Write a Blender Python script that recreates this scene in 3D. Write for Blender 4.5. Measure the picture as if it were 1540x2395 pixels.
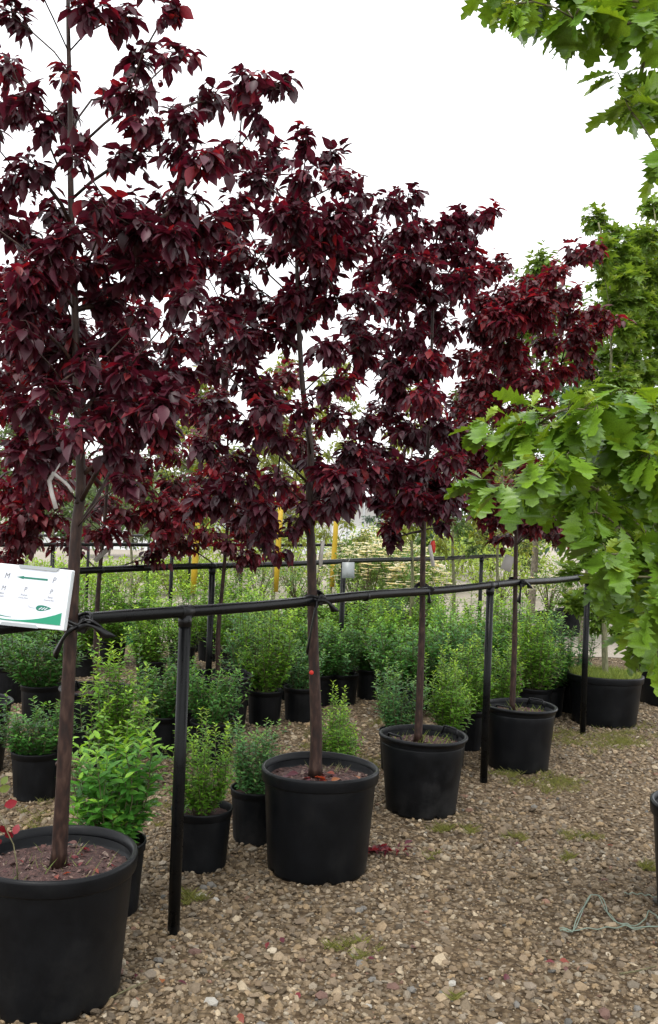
import bpy, math, random
import numpy as np
from mathutils import Vector, Matrix
PI = math.pi
RNG = np.random.default_rng(7)
random.seed(7)
S = bpy.context.scene
for o in list(bpy.data.objects):
    bpy.data.objects.remove(o)
C = S.collection

# ------------------------------------------------------------------ camera
CAM_H, FPX, PW, PH = 1.56, 2200.0, 1540.0, 2395.0
ROLL, PITCH = math.radians(2.06), math.radians(0.52)
cd = bpy.data.cameras.new('camera'); cam = bpy.data.objects.new('camera', cd); C.objects.link(cam)
cd.sensor_fit = 'VERTICAL'; cd.sensor_height = 24.0; cd.lens = 24.0 * FPX / PH
cd.clip_start = 0.05; cd.clip_end = 2000
CR = Matrix.Rotation(PI / 2 + PITCH, 3, 'X') @ Matrix.Rotation(ROLL, 3, 'Z')
CM = CR.to_4x4(); CM.translation = (0, 0, CAM_H); cam.matrix_world = CM
S.camera = cam
S.render.resolution_x, S.render.resolution_y = 658, 1024

# ------------------------------------------------------------------ sky, sun, exposure
SUN_EL, SUN_AZ = math.radians(62), math.radians(200)     # azimuth clockwise from +Y
w = bpy.data.worlds.new('World'); S.world = w; w.use_nodes = True
nt = w.node_tree; nt.nodes.clear()
out = nt.nodes.new('ShaderNodeOutputWorld'); bg = nt.nodes.new('ShaderNodeBackground')
sky = nt.nodes.new('ShaderNodeTexSky'); sky.sky_type = 'NISHITA'; sky.sun_disc = False
sky.sun_elevation = SUN_EL; sky.sun_rotation = SUN_AZ; sky.dust_density = 4.0
hs = nt.nodes.new('ShaderNodeHueSaturation'); hs.inputs['Saturation'].default_value = 0.15
mx = nt.nodes.new('ShaderNodeMix'); mx.data_type = 'RGBA'; mx.inputs[0].default_value = 0.85
mx.inputs[7].default_value = (11.0, 11.2, 11.5, 1)       # closed cloud deck
nt.links.new(sky.outputs[0], hs.inputs['Color']); nt.links.new(hs.outputs[0], mx.inputs[6])
nt.links.new(mx.outputs[2], bg.inputs['Color']); nt.links.new(bg.outputs[0], out.inputs[0])
bg.inputs['Strength'].default_value = 0.12
sd = bpy.data.lights.new('sun', 'SUN'); sd.energy = 1.3; sd.angle = math.radians(25); sd.color = (1, 0.96, 0.9)
so = bpy.data.objects.new('sun', sd); C.objects.link(so)
sdir = Vector((math.sin(SUN_AZ) * math.cos(SUN_EL), math.cos(SUN_AZ) * math.cos(SUN_EL), math.sin(SUN_EL)))
so.rotation_euler = sdir.to_track_quat('Z', 'Y').to_euler(); so.location = (0, -3, 8)
S.view_settings.view_transform = 'Standard'; S.view_settings.look = 'None'
S.view_settings.gamma = 1; S.view_settings.exposure = 0.72

# ------------------------------------------------------------------ pixel helpers (photo at 1540x2395)
def ray(x, y):
    return CR @ Vector(((x - PW / 2) / FPX, -(y - PH / 2) / FPX, -1))
def PX(x, y, depth):
    d = ray(x, y); t = depth / d.y
    return Vector((0, 0, CAM_H)) + d * t
def GP(x, y, z=0.0):
    d = ray(x, y); t = (z - CAM_H) / d.z
    return Vector((0, 0, CAM_H)) + d * t
def XD(x, depth):                      # ground point under image column x at a depth
    p = PX(x, 1217 + 0.036 * (x - 770) + FPX * CAM_H / depth, depth)
    return Vector((p.x, depth, 0))
CRI = CR.transposed()
def project(P):                        # (N,3) -> px, py, depth
    A = (np.asarray(P) - np.array([0, 0, CAM_H])) @ np.array(CRI).T
    z = -A[:, 2]
    return PW / 2 + FPX * A[:, 0] / z, PH / 2 - FPX * A[:, 1] / z, z

# ------------------------------------------------------------------ object helpers
def tag(o, label=None, cat=None, group=None, kind=None):
    if label: o['label'] = label
    if cat: o['category'] = cat
    if group: o['group'] = group
    if kind: o['kind'] = kind
    return o
def thing(name, label, cat, loc=(0, 0, 0), rz=0.0, group=None):
    o = bpy.data.objects.new(name, None); C.objects.link(o)
    o.empty_display_size = 0.05
    o.location = loc; o.rotation_euler = (0, 0, rz)
    return tag(o, label, cat, group)
def link(name, me, parent=None):
    o = bpy.data.objects.new(name, me); C.objects.link(o)
    if parent: o.parent = parent
    return o

class MB:
    def __init__(s): s.v = []; s.f = []; s.smooth = []; s.c = []
    def add(s, vs, fs, smooth=True, col=None):
        b = len(s.v); s.v += [tuple(p) for p in vs]
        s.f += [tuple(b + i for i in f) for f in fs]; s.smooth += [smooth] * len(fs)
        s.c += [col or (1, 1, 1)] * len(vs)
        return s
    def tube(s, pts, rad, n=8, cap=True, col=None, smooth=True):
        pts = [Vector(p) for p in pts]
        if not hasattr(rad, '__len__'): rad = [rad] * len(pts)
        vs = []; fs = []; u = None
        for i, p in enumerate(pts):
            a = pts[max(i - 1, 0)]; b = pts[min(i + 1, len(pts) - 1)]
            d = (b - a).normalized() if (b - a).length > 1e-9 else Vector((0, 0, 1))
            if u is None:
                u = d.orthogonal().normalized()
            else:
                u = (u - d * u.dot(d)).normalized()
            v = d.cross(u)
            for k in range(n):
                t = 2 * PI * k / n
                vs.append(p + (u * math.cos(t) + v * math.sin(t)) * rad[i])
        for i in range(len(pts) - 1):
            for k in range(n):
                k2 = (k + 1) % n
                fs.append((i * n + k, i * n + k2, (i + 1) * n + k2, (i + 1) * n + k))
        if cap:
            fs.append(tuple(range(n - 1, -1, -1))); m = (len(pts) - 1) * n
            fs.append(tuple(m + k for k in range(n)))
        return s.add(vs, fs, smooth, col)
    def box(s, c, h, R=None, col=None, smooth=False):
        vs = []
        for x in (-1, 1):
            for y in (-1, 1):
                for z in (-1, 1):
                    p = Vector((x * h[0], y * h[1], z * h[2]))
                    if R: p = R @ p
                    vs.append(p + Vector(c))
        fs = [(0, 1, 3, 2), (4, 6, 7, 5), (0, 4, 5, 1), (2, 3, 7, 6), (0, 2, 6, 4), (1, 5, 7, 3)]
        return s.add(vs, fs, smooth, col)
    def lathe(s, prof, n=48, fn=None, smooth=True, col=None):
        vs = []; fs = []
        for (r, z) in prof:
            for k in range(n):
                t = 2 * PI * k / n; rr, zz = (r, z) if fn is None else fn(r, z, t)
                vs.append((rr * math.cos(t), rr * math.sin(t), zz))
        for i in range(len(prof) - 1):
            for k in range(n):
                k2 = (k + 1) % n
                fs.append((i * n + k, i * n + k2, (i + 1) * n + k2, (i + 1) * n + k))
        return s.add(vs, fs, smooth, col)
    def mesh(s, name, mat):
        me = bpy.data.meshes.new(name); me.from_pydata(s.v, [], s.f)
        me.polygons.foreach_set('use_smooth', s.smooth)
        at = me.color_attributes.new('col', 'FLOAT_COLOR', 'POINT')
        c = np.ones((len(s.v), 4), np.float32); c[:, :3] = np.array(s.c, np.float32)
        at.data.foreach_set('color', c.ravel())
        me.materials.append(mat); me.update()
        return me
    def build(s, name, mat, parent=None):
        return link(name, s.mesh(name, mat), parent)

# ------------------------------------------------------------------ materials
def mat(name):
    m = bpy.data.materials.new(name); m.use_nodes = True
    n = m.node_tree.nodes; b = n['Principled BSDF']
    return m, n, m.node_tree.links, b
def noise(n, l, scale, detail=6, rough=0.6, coord='Object'):
    tc = n.new('ShaderNodeTexCoord'); t = n.new('ShaderNodeTexNoise')
    t.inputs['Scale'].default_value = scale; t.inputs['Detail'].default_value = detail
    t.inputs['Roughness'].default_value = rough
    l.new(tc.outputs[coord], t.inputs['Vector']); return t
def ramp(n, l, src, stops):
    r = n.new('ShaderNodeValToRGB'); e = r.color_ramp.elements
    while len(e) < len(stops): e.new(0.5)
    for i, (p, c) in enumerate(stops): e[i].position = p; e[i].color = (*c, 1)
    l.new(src, r.inputs[0]); return r
def bump(n, l, b, src, strength=0.3, dist=0.01):
    bp = n.new('ShaderNodeBump'); bp.inputs['Strength'].default_value = strength
    bp.inputs['Distance'].default_value = dist
    l.new(src, bp.inputs['Height']); l.new(bp.outputs[0], b.inputs['Normal']); return bp

def leaf_mat(name, rough=0.4, trans=0.35, back=(1.25, 1.2, 1.25), spec=0.5, tcol=(1.6, 1.3, 0.9), sheen=(1, 1, 1)):
    m, n, l, b = mat(name)
    at = n.new('ShaderNodeAttribute'); at.attribute_name = 'col'
    ns = noise(n, l, 35, 3); v = ramp(n, l, ns.outputs[0], [(0.3, (0.72,) * 3), (0.7, (1.25,) * 3)])
    mu = n.new('ShaderNodeMix'); mu.data_type = 'RGBA'; mu.blend_type = 'MULTIPLY'; mu.inputs[0].default_value = 1
    l.new(at.outputs['Color'], mu.inputs[6]); l.new(v.outputs[0], mu.inputs[7])
    bk = n.new('ShaderNodeMix'); bk.data_type = 'RGBA'; bk.blend_type = 'MULTIPLY'; bk.inputs[0].default_value = 1
    l.new(mu.outputs[2], bk.inputs[6]); bk.inputs[7].default_value = (*back, 1)
    g = n.new('ShaderNodeNewGeometry'); fm = n.new('ShaderNodeMix'); fm.data_type = 'RGBA'
    l.new(g.outputs['Backfacing'], fm.inputs[0]); l.new(mu.outputs[2], fm.inputs[6]); l.new(bk.outputs[2], fm.inputs[7])
    l.new(fm.outputs[2], b.inputs['Base Color'])
    b.inputs['Roughness'].default_value = rough; b.inputs['Specular IOR Level'].default_value = spec
    tm = n.new('ShaderNodeMix'); tm.data_type = 'RGBA'; tm.blend_type = 'MULTIPLY'; tm.inputs[0].default_value = 1
    l.new(mu.outputs[2], tm.inputs[6]); tm.inputs[7].default_value = (*tcol, 1)
    tr = n.new('ShaderNodeBsdfTranslucent'); l.new(tm.outputs[2], tr.inputs['Color'])
    ms = n.new('ShaderNodeMixShader'); ms.inputs[0].default_value = trans
    l.new(b.outputs[0], ms.inputs[1]); l.new(tr.outputs[0], ms.inputs[2])
    l.new(ms.outputs[0], n['Material Output'].inputs['Surface'])
    return m
M = {}
M['plum'] = leaf_mat('plum_leaf', 0.45, 0.30, (1.4, 1.4, 1.4), 0.44, (2.3, 0.85, 1.1))
M['oak'] = leaf_mat('oak_leaf', 0.36, 0.28, (1.3, 1.25, 1.5), 0.45, (1.7, 1.4, 0.6))
M['green'] = leaf_mat('green_leaf', 0.42, 0.35, (1.25, 1.2, 1.4), 0.4, (1.6, 1.35, 0.7))

def bark(name, stops, rough=0.6, scale=60, spec=0.4, bs=0.4):
    m, n, l, b = mat(name)
    tc = n.new('ShaderNodeTexCoord'); mp = n.new('ShaderNodeMapping'); mp.inputs['Scale'].default_value = (1, 1, 0.35)
    l.new(tc.outputs['Object'], mp.inputs[0])
    t = n.new('ShaderNodeTexNoise'); t.inputs['Scale'].default_value = scale; t.inputs['Detail'].default_value = 8
    l.new(mp.outputs[0], t.inputs['Vector'])
    r = ramp(n, l, t.outputs[0], stops); l.new(r.outputs[0], b.inputs['Base Color'])
    b.inputs['Roughness'].default_value = rough; b.inputs['Specular IOR Level'].default_value = spec
    bump(n, l, b, t.outputs[0], bs, 0.004); return m
M['plum_bark'] = bark('plum_bark', [(0.3, (0.012, 0.007, 0.006)), (0.5, (0.030, 0.014, 0.010)), (0.72, (0.065, 0.036, 0.026))], 0.55, spec=0.3)
M['grey_bark'] = bark('grey_bark', [(0.3, (0.06, 0.05, 0.035)), (0.7, (0.22, 0.19, 0.14))], 0.8)
M['green_bark'] = bark('green_stake_bark', [(0.3, (0.08, 0.085, 0.04)), (0.7, (0.24, 0.23, 0.13))], 0.8)
M['twig'] = bark('twig_bark', [(0.3, (0.05, 0.05, 0.02)), (0.7, (0.16, 0.14, 0.07))], 0.7)

def plastic(name, c0, c1, rough=(0.35, 0.6), scale=6, bs=0.08, dust=None, spec=0.18):
    m, n, l, b = mat(name); b.inputs['Specular IOR Level'].default_value = spec
    t = noise(n, l, scale, 8, 0.65)
    r = ramp(n, l, t.outputs[0], [(0.35, c0), (0.7, c1)])
    base = r.outputs[0]
    if dust:
        t2 = noise(n, l, 2.3, 10, 0.75)
        d = ramp(n, l, t2.outputs[0], [(0.5, (0, 0, 0)), (0.85, (1, 1, 1))])
        mm = n.new('ShaderNodeMix'); mm.data_type = 'RGBA'
        l.new(d.outputs[0], mm.inputs[0]); l.new(base, mm.inputs[6]); mm.inputs[7].default_value = (*dust, 1)
        base = mm.outputs[2]
    l.new(base, b.inputs['Base Color'])
    rr = ramp(n, l, t.outputs[0], [(0.3, (rough[0],) * 3), (0.7, (rough[1],) * 3)])
    l.new(rr.outputs[0], b.inputs['Roughness'])
    t3 = noise(n, l, 140, 3); bump(n, l, b, t3.outputs[0], bs, 0.002); return m
M['pot'] = plastic('black_pot_plastic', (0.0032, 0.0037, 0.0046), (0.0055, 0.0062, 0.0076), (0.30, 0.50), 7, 0.12, (0.017, 0.017, 0.0165))
M['pot_dull'] = plastic('dusty_black_pot', (0.0035, 0.004, 0.0048), (0.0065, 0.0072, 0.0086), (0.36, 0.58), 9, 0.15, (0.034, 0.033, 0.032))
M['metal'] = plastic('black_painted_pipe', (0.0030, 0.0033, 0.0036), (0.006, 0.0064, 0.0068), (0.22, 0.38), 18, 0.05, spec=0.16)
M['rubber'] = plastic('black_strap', (0.003, 0.003, 0.0035), (0.008, 0.008, 0.009), (0.25, 0.5), 30, 0.1, spec=0.3)
M['greenpot'] = plastic('green_pot_plastic', (0.01, 0.09, 0.06), (0.02, 0.13, 0.09))
def flat(name, c, rough=0.5, spec=0.4):
    m, n, l, b = mat(name)
    t = noise(n, l, 25, 5); r = ramp(n, l, t.outputs[0], [(0.3, tuple(x * 0.93 for x in c)), (0.7, c)])
    l.new(r.outputs[0], b.inputs['Base Color']); b.inputs['Roughness'].default_value = rough
    b.inputs['Specular IOR Level'].default_value = spec; return m
M['signwhite'] = flat('sign_white', (0.74, 0.77, 0.80), 0.35)
M['signpaper'] = flat('sign_paper', (0.66, 0.69, 0.76), 0.5)
M['signgrey'] = flat('sign_clip_grey', (0.34, 0.37, 0.38), 0.35)
M['signgreen'] = flat('sign_green_print', (0.012, 0.26, 0.14), 0.5)
M['signteal'] = flat('sign_teal_print', (0.010, 0.17, 0.11), 0.5)
M['ink'] = flat('sign_grey_ink', (0.13, 0.14, 0.15), 0.6)
M['tagwhite'] = flat('tag_white', (0.48, 0.46, 0.43), 0.5)
M['tagred'] = flat('tag_red', (0.55, 0.03, 0.02), 0.5)
M['yellow'] = flat('yellow_wrap', (0.60, 0.40, 0.03), 0.5)
M['twine'] = flat('green_twine', (0.19, 0.24, 0.19), 0.8)
M['film'] = flat('white_film', (0.72, 0.74, 0.76), 0.5)
M['steel'] = flat('grey_hoop_steel', (0.40, 0.42, 0.43), 0.4)

def soil_mat():
    m, n, l, b = mat('bark_mulch_soil')
    t = noise(n, l, 70, 8, 0.7); v = n.new('ShaderNodeTexVoronoi'); v.inputs['Scale'].default_value = 60
    r = ramp(n, l, t.outputs[0], [(0.3, (0.018, 0.010, 0.009)), (0.5, (0.07, 0.035, 0.03)), (0.68, (0.17, 0.09, 0.075)), (0.8, (0.3, 0.24, 0.19))])
    l.new(r.outputs[0], b.inputs['Base Color']); b.inputs['Roughness'].default_value = 0.9
    bump(n, l, b, t.outputs[0], 0.9, 0.02); return m
M['soil'] = soil_mat()
def ground_mat():
    m, n, l, b = mat('gravel_ground')
    tc = n.new('ShaderNodeTexCoord')
    v = n.new('ShaderNodeTexVoronoi'); v.inputs['Scale'].default_value = 42; l.new(tc.outputs['Object'], v.inputs['Vector'])
    v2 = n.new('ShaderNodeTexVoronoi'); v2.inputs['Scale'].default_value = 95; l.new(tc.outputs['Object'], v2.inputs['Vector'])
    sep = n.new('ShaderNodeSeparateColor'); l.new(v.outputs['Color'], sep.inputs[0])
    r = ramp(n, l, sep.outputs[0], [(0.0, (0.075, 0.052, 0.030)), (0.4, (0.13, 0.095, 0.058)), (0.75, (0.19, 0.145, 0.095)), (1.0, (0.28, 0.235, 0.18))])
    dr = ramp(n, l, v.outputs['Distance'], [(0.2, (1, 1, 1)), (0.75, (0.4, 0.36, 0.32))])
    mu = n.new('ShaderNodeMix'); mu.data_type = 'RGBA'; mu.blend_type = 'MULTIPLY'; mu.inputs[0].default_value = 0.8
    l.new(r.outputs[0], mu.inputs[6]); l.new(dr.outputs[0], mu.inputs[7])
    t = noise(n, l, 0.8, 8, 0.65); t2 = ramp(n, l, t.outputs[0], [(0.35, (0.72, 0.68, 0.6)), (0.65, (1.15, 1.12, 1.08))])
    m2 = n.new('ShaderNodeMix'); m2.data_type = 'RGBA'; m2.blend_type = 'MULTIPLY'; m2.inputs[0].default_value = 1
    l.new(mu.outputs[2], m2.inputs[6]); l.new(t2.outputs[0], m2.inputs[7])
    tg = noise(n, l, 0.55, 9, 0.7); gr = ramp(n, l, tg.outputs[0], [(0.56, (0, 0, 0)), (0.72, (0.75, 0.75, 0.75))])
    m3 = n.new('ShaderNodeMix'); m3.data_type = 'RGBA'
    l.new(gr.outputs[0], m3.inputs[0]); l.new(m2.outputs[2], m3.inputs[6]); m3.inputs[7].default_value = (0.13, 0.125, 0.05, 1)
    l.new(m3.outputs[2], b.inputs['Base Color']); b.inputs['Roughness'].default_value = 0.9
    b.inputs['Specular IOR Level'].default_value = 0.2
    inv = n.new('ShaderNodeMath'); inv.operation = 'SUBTRACT'; inv.inputs[0].default_value = 1; l.new(v.outputs['Distance'], inv.inputs[1])
    bump(n, l, b, inv.outputs[0], 0.8, 0.02); return m
M['ground'] = ground_mat()
def stone_mat():
    m, n, l, b = mat('gravel_stone')
    at = n.new('ShaderNodeAttribute'); at.attribute_name = 'col'
    t = noise(n, l, 160, 6, 0.7); r = ramp(n, l, t.outputs[0], [(0.3, (0.7,) * 3), (0.7, (1.2,) * 3)])
    mu = n.new('ShaderNodeMix'); mu.data_type = 'RGBA'; mu.blend_type = 'MULTIPLY'; mu.inputs[0].default_value = 1
    l.new(at.outputs['Color'], mu.inputs[6]); l.new(r.outputs[0], mu.inputs[7])
    l.new(mu.outputs[2], b.inputs['Base Color']); b.inputs['Roughness'].default_value = 0.75
    b.inputs['Specular IOR Level'].default_value = 0.35
    bump(n, l, b, t.outputs[0], 0.5, 0.004); return m
M['stone'] = stone_mat()

# ------------------------------------------------------------------ leaf templates (x width, y length, z normal)
def strip_leaf(prof, fold=0.25, droop=0.25, wave=0.0):
    vs = []; fs = []
    n = len(prof)
    for i, (t, wd) in enumerate(prof):
        z = -droop * t * t; wz = fold * wd + wave * math.sin(i * 2.1)
        vs += [(-wd, t, z + wz), (0, t, z), (wd, t, z + wz * 0.9)]
    for i in range(n - 1):
        a, c = 3 * i, 3 * i + 3
        for s in (0, 1):
            q = [a + s, a + s + 1, c + s + 1, c + s]
            if prof[i][1] == 0: q = [a + 1, c + s + 1, c + s]
            elif prof[i + 1][1] == 0: q = [a + s, a + s + 1, c + 1]
            fs.append(tuple(q))
    return vs, fs
L_PLUM = strip_leaf([(0, 0.0), (0.25, 0.22), (0.55, 0.27), (0.82, 0.13), (1, 0.0)], 0.35, 0.22)
L_PLUM_OBJ = strip_leaf([(0, 0.0), (0.08, 0.02), (0.22, 0.18), (0.42, 0.27), (0.62, 0.24), (0.82, 0.11), (1, 0.0)], 0.35, 0.28)
L_OVAL = strip_leaf([(0, 0.0), (0.3, 0.20), (0.65, 0.18), (1, 0.0)], 0.3, 0.2)
OAKP = [(0, 0.0), (0.10, 0.025), (0.21, 0.13), (0.24, 0.075), (0.37, 0.23), (0.385, 0.12), (0.53, 0.33), (0.535, 0.17), (0.70, 0.37), (0.70, 0.19), (0.84, 0.27), (0.85, 0.12), (0.94, 0.13), (1, 0.0)]
L_OAK = strip_leaf(OAKP, 0.18, 0.22, 0.006)
def star_leaf():
    vs = [(0, 0, 0), (0, 0.42, 0)]
    pts = [(-0.12, 0.12), (-0.42, 0.10), (-0.22, 0.30), (-0.56, 0.55), (-0.19, 0.55), (0, 1.0), (0.19, 0.55), (0.56, 0.55), (0.22, 0.30), (0.42, 0.10), (0.12, 0.12)]
    vs += [(x, y, -0.25 * (x * x + (y - 0.4) ** 2)) for x, y in pts]
    fs = [(0, 3 - 1, 1)[::-1]]
    ring = [0] + list(range(2, 13)) + [0]
    fs = [(1, ring[i + 1], ring[i]) for i in range(len(ring) - 1)]
    return vs, fs
L_STAR = star_leaf()
L_BLADE = ([(-0.035, 0, 0), (0.035, 0, 0), (0.025, 0.5, 0.03), (-0.025, 0.5, 0.03), (0, 1, -0.06)], [(0, 1, 2, 3), (3, 2, 4)])
L_PETAL = strip_leaf([(0, 0.0), (0.4, 0.28), (0.8, 0.25), (1, 0.0)], 0.1, 0.1)

def frames(dirs, nrm):
    d = dirs / np.linalg.norm(dirs, axis=1, keepdims=True)
    n = nrm - d * np.sum(nrm * d, 1, keepdims=True)
    ln = np.linalg.norm(n, axis=1, keepdims=True); bad = ln[:, 0] < 1e-4
    n[bad] = np.cross(d[bad], [0.31, 0.7, 0.2]); ln = np.linalg.norm(n, axis=1, keepdims=True)
    n = n / ln; x = np.cross(d, n)
    return np.stack([x, d, n], axis=2)           # columns

def join_template(tmpl, P, Rm, Sc, col):
    tv = np.array(tmpl[0], np.float64); N = len(P); V = len(tv)
    vs = np.einsum('nij,vj->nvi', Rm, tv) * Sc[:, None, None] + P[:, None, :]
    vs = vs.reshape(-1, 3)
    lens = [len(f) for f in tmpl[1]]; flat_ = np.array([i for f in tmpl[1] for i in f])
    loops = (flat_[None, :] + (np.arange(N) * V)[:, None]).ravel()
    tot = np.tile(lens, N); start = np.concatenate([[0], np.cumsum(tot)[:-1]])
    cc = np.repeat(col, V, axis=0)
    return vs, loops, tot, start, cc
def mesh_np(name, vs, loops, tot, start, cc, m, smooth=True):
    me = bpy.data.meshes.new(name)
    me.vertices.add(len(vs)); me.vertices.foreach_set('co', np.ascontiguousarray(vs, np.float32).ravel())
    me.loops.add(len(loops)); me.loops.foreach_set('vertex_index', loops.astype(np.int32))
    me.polygons.add(len(tot)); me.polygons.foreach_set('loop_start', start.astype(np.int32))
    me.polygons.foreach_set('loop_total', tot.astype(np.int32))
    me.polygons.foreach_set('use_smooth', np.full(len(tot), smooth))
    at = me.color_attributes.new('col', 'FLOAT_COLOR', 'POINT')
    c = np.ones((len(vs), 4), np.float32); c[:, :3] = cc; at.data.foreach_set('color', c.ravel())
    me.materials.append(m); me.update(calc_edges=True); me.validate()
    return me
def tmpl_mesh(name, tmpl, col, m):
    mb = MB(); mb.add(tmpl[0], tmpl[1], True, col); return mb.mesh(name, m)

class Leaves:
    def __init__(s): s.P = []; s.D = []; s.N = []; s.S = []; s.C = []
    def add(s, p, d, n, sc, col): s.P.append(tuple(p)); s.D.append(tuple(d)); s.N.append(tuple(n)); s.S.append(sc); s.C.append(tuple(col))
    def arrays(s):
        return np.array(s.P), frames(np.array(s.D, float), np.array(s.N, float)), np.array(s.S, float), np.array(s.C, float)

def put_leaves(lv, parent, m, tmpl, tmpl_obj=None, nobj=0, crown='crown', leafname='leaf', offset=None, variants=10, crown_parent=True):
    P, Rm, Sc, Co = lv.arrays()
    pick = np.zeros(len(P), bool)
    off = np.array(offset) if offset is not None else np.zeros(3)
    if nobj:
        px, py, z = project(P + off)
        vis = (px > -20) & (px < PW + 20) & (py > -20) & (py < PH + 20) & (z > 0.2)
        view = (P + off) - np.array([0, 0, CAM_H]); view /= np.linalg.norm(view, axis=1, keepdims=True)
        face = np.abs(np.sum(Rm[:, :, 2] * view, 1)) + 0.25
        score = np.where(vis, (Sc / z) ** 2 * face * np.exp(-2.2 * (z - np.median(z))), -1)
        order = np.argsort(-score)[:nobj]; order = order[score[order] > 0]
        pick[order] = True
    k = ~pick
    cme = mesh_np(crown, *join_template(tmpl, P[k], Rm[k], Sc[k], Co[k]), m)
    co = link(crown, cme, parent); co['kind'] = 'stuff'
    if pick.any():
        idx = np.where(pick)[0]
        o2 = idx[np.argsort(Co[idx].sum(1))]
        for grp in np.array_split(o2, variants):
            if len(grp) == 0: continue
            me = tmpl_mesh(leafname, tmpl_obj or tmpl, tuple(Co[grp].mean(0)), m)
            for i in grp:
                o = bpy.data.objects.new(leafname, me); C.objects.link(o); o.parent = co
                mw = Matrix(Rm[i].tolist()).to_4x4() @ Matrix.Scale(Sc[i], 4); mw.translation = P[i].tolist()
                o.matrix_local = mw
    return co

# ------------------------------------------------------------------ ground
def build_ground():
    mb = MB(); xs = [-300, -40, -15, -6, -3, 0, 3, 6, 15, 40, 300]; ys = [-60, -5, 0, 2, 4, 6, 8, 12, 20, 50, 500]
    for y in ys:
        for x in xs: mb.v.append((x, y, 0.0)); mb.c.append((1, 1, 1))
    nx = len(xs)
    for j in range(len(ys) - 1):
        for i in range(nx - 1):
            a = j * nx + i; mb.f.append((a, a + 1, a + nx + 1, a + nx)); mb.smooth.append(False)
    g = mb.build('ground', M['ground']); g['kind'] = 'structure'; return g
GROUND = build_ground()

def far_path():
    mb = MB(); mb.add([(-60, 10.5, .006), (60, 12.5, .006), (90, 200, .006), (-90, 200, .006)], [(0, 1, 2, 3)], False)
    m, n, l, b = mat('pale_crushed_path'); t = noise(n, l, 30, 8, .75); r = ramp(n, l, t.outputs[0], [(.3, (.20, .165, .125)), (.5, (.30, .26, .21)), (.7, (.42, .38, .32))])
    l.new(r.outputs[0], b.inputs['Base Color']); b.inputs['Roughness'].default_value = .9; bump(n, l, b, t.outputs[0], .6, .02)
    o = mb.build('path', m); o['kind'] = 'structure'
far_path()
ICO = None
def ico():
    p = (1 + 5 ** 0.5) / 2
    v = np.array([(-1, p, 0), (1, p, 0), (-1, -p, 0), (1, -p, 0), (0, -1, p), (0, 1, p), (0, -1, -p), (0, 1, -p), (p, 0, -1), (p, 0, 1), (-p, 0, -1), (-p, 0, 1)], float)
    v /= np.linalg.norm(v[0])
    f = [(0, 11, 5), (0, 5, 1), (0, 1, 7), (0, 7, 10), (0, 10, 11), (1, 5, 9), (5, 11, 4), (11, 10, 2), (10, 7, 6), (7, 1, 8), (3, 9, 4), (3, 4, 2), (3, 2, 6), (3, 6, 8), (3, 8, 9), (4, 9, 5), (2, 4, 11), (6, 2, 10), (8, 6, 7), (9, 8, 1)]
    return v, f
OCT = (np.array([(1, 0, 0), (-1, 0, 0), (0, 1, 0), (0, -1, 0), (0, 0, 1), (0, 0, -1)], float),
       [(0, 2, 4), (2, 1, 4), (1, 3, 4), (3, 0, 4)])
SCOL = np.array([(0.30, 0.235, 0.165), (0.24, 0.19, 0.14), (0.36, 0.295, 0.22), (0.19, 0.155, 0.12), (0.42, 0.365, 0.29), (0.27, 0.24, 0.205), (0.33, 0.25, 0.16), (0.21, 0.16, 0.105), (0.50, 0.46, 0.40), (0.25, 0.15, 0.115), (0.20, 0.205, 0.21)])
SPRB = np.array([0.19, 0.17, 0.16, 0.12, 0.09, 0.08, 0.08, 0.07, 0.02, 0.01, 0.01])
def scatter(n, ymin, ymax, rfun, tmpl, powr=1.0):
    u = RNG.random(n); y = ymin + (ymax - ymin) * u ** powr
    x = (RNG.random(n) * 2 - 1) * (y * 0.40 + 0.3)
    r = rfun(n, y)
    f = 0.5 + 0.5 * np.sin(1.7 * x + 2.1 * np.sin(1.1 * y + 0.6) + 0.8 * y); f = f * np.clip((x + 0.05 * y) / 0.8, 0.15, 1)
    r = r * np.where(RNG.random(n) < 0.55 * f, 0.45, 1.0)
    rz = RNG.random(n) * 2 * PI; c, s = np.cos(rz), np.sin(rz)
    tx, ty = RNG.normal(0, 0.25, n), RNG.normal(0, 0.25, n)
    Rm = np.zeros((n, 3, 3)); Rm[:, 0, 0] = c; Rm[:, 0, 1] = -s; Rm[:, 1, 0] = s; Rm[:, 1, 1] = c
    Rm[:, 2, 2] = 1; Rm[:, 2, 0] = tx; Rm[:, 2, 1] = ty
    ax = np.stack([RNG.uniform(0.8, 1.35, n), RNG.uniform(0.65, 1.0, n), RNG.uniform(0.4, 0.75, n)], 1)
    tv, tf = tmpl; V = len(tv)
    vs = tv[None] * ax[:, None, :] * RNG.uniform(0.78, 1.2, (n, V, 1))
    vs = np.einsum('nij,nvj->nvi', Rm, vs) * r[:, None, None]
    vs += np.stack([x, y, r * RNG.uniform(0.0, 0.35, n)], 1)[:, None]
    ci = RNG.choice(len(SCOL), n, p=SPRB); patch = 0.5 + 0.5 * np.sin(x * 1.9 + 1.3 * np.sin(y * 1.7)) * np.cos(y * 1.3 + x)
    col = SCOL[ci] * np.array((0.66, 0.61, 0.52)) * RNG.uniform(0.55, 1.35, (n, 1)) * (0.86 + 0.22 * patch)[:, None]
    flat_ = np.array(tf).ravel(); loops = (flat_[None] + (np.arange(n) * V)[:, None]).ravel()
    tot = np.full(n * len(tf), 3); start = np.arange(n * len(tf)) * 3
    return vs.reshape(-1, 3), loops, tot, start, np.repeat(col, V, 0)
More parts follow.
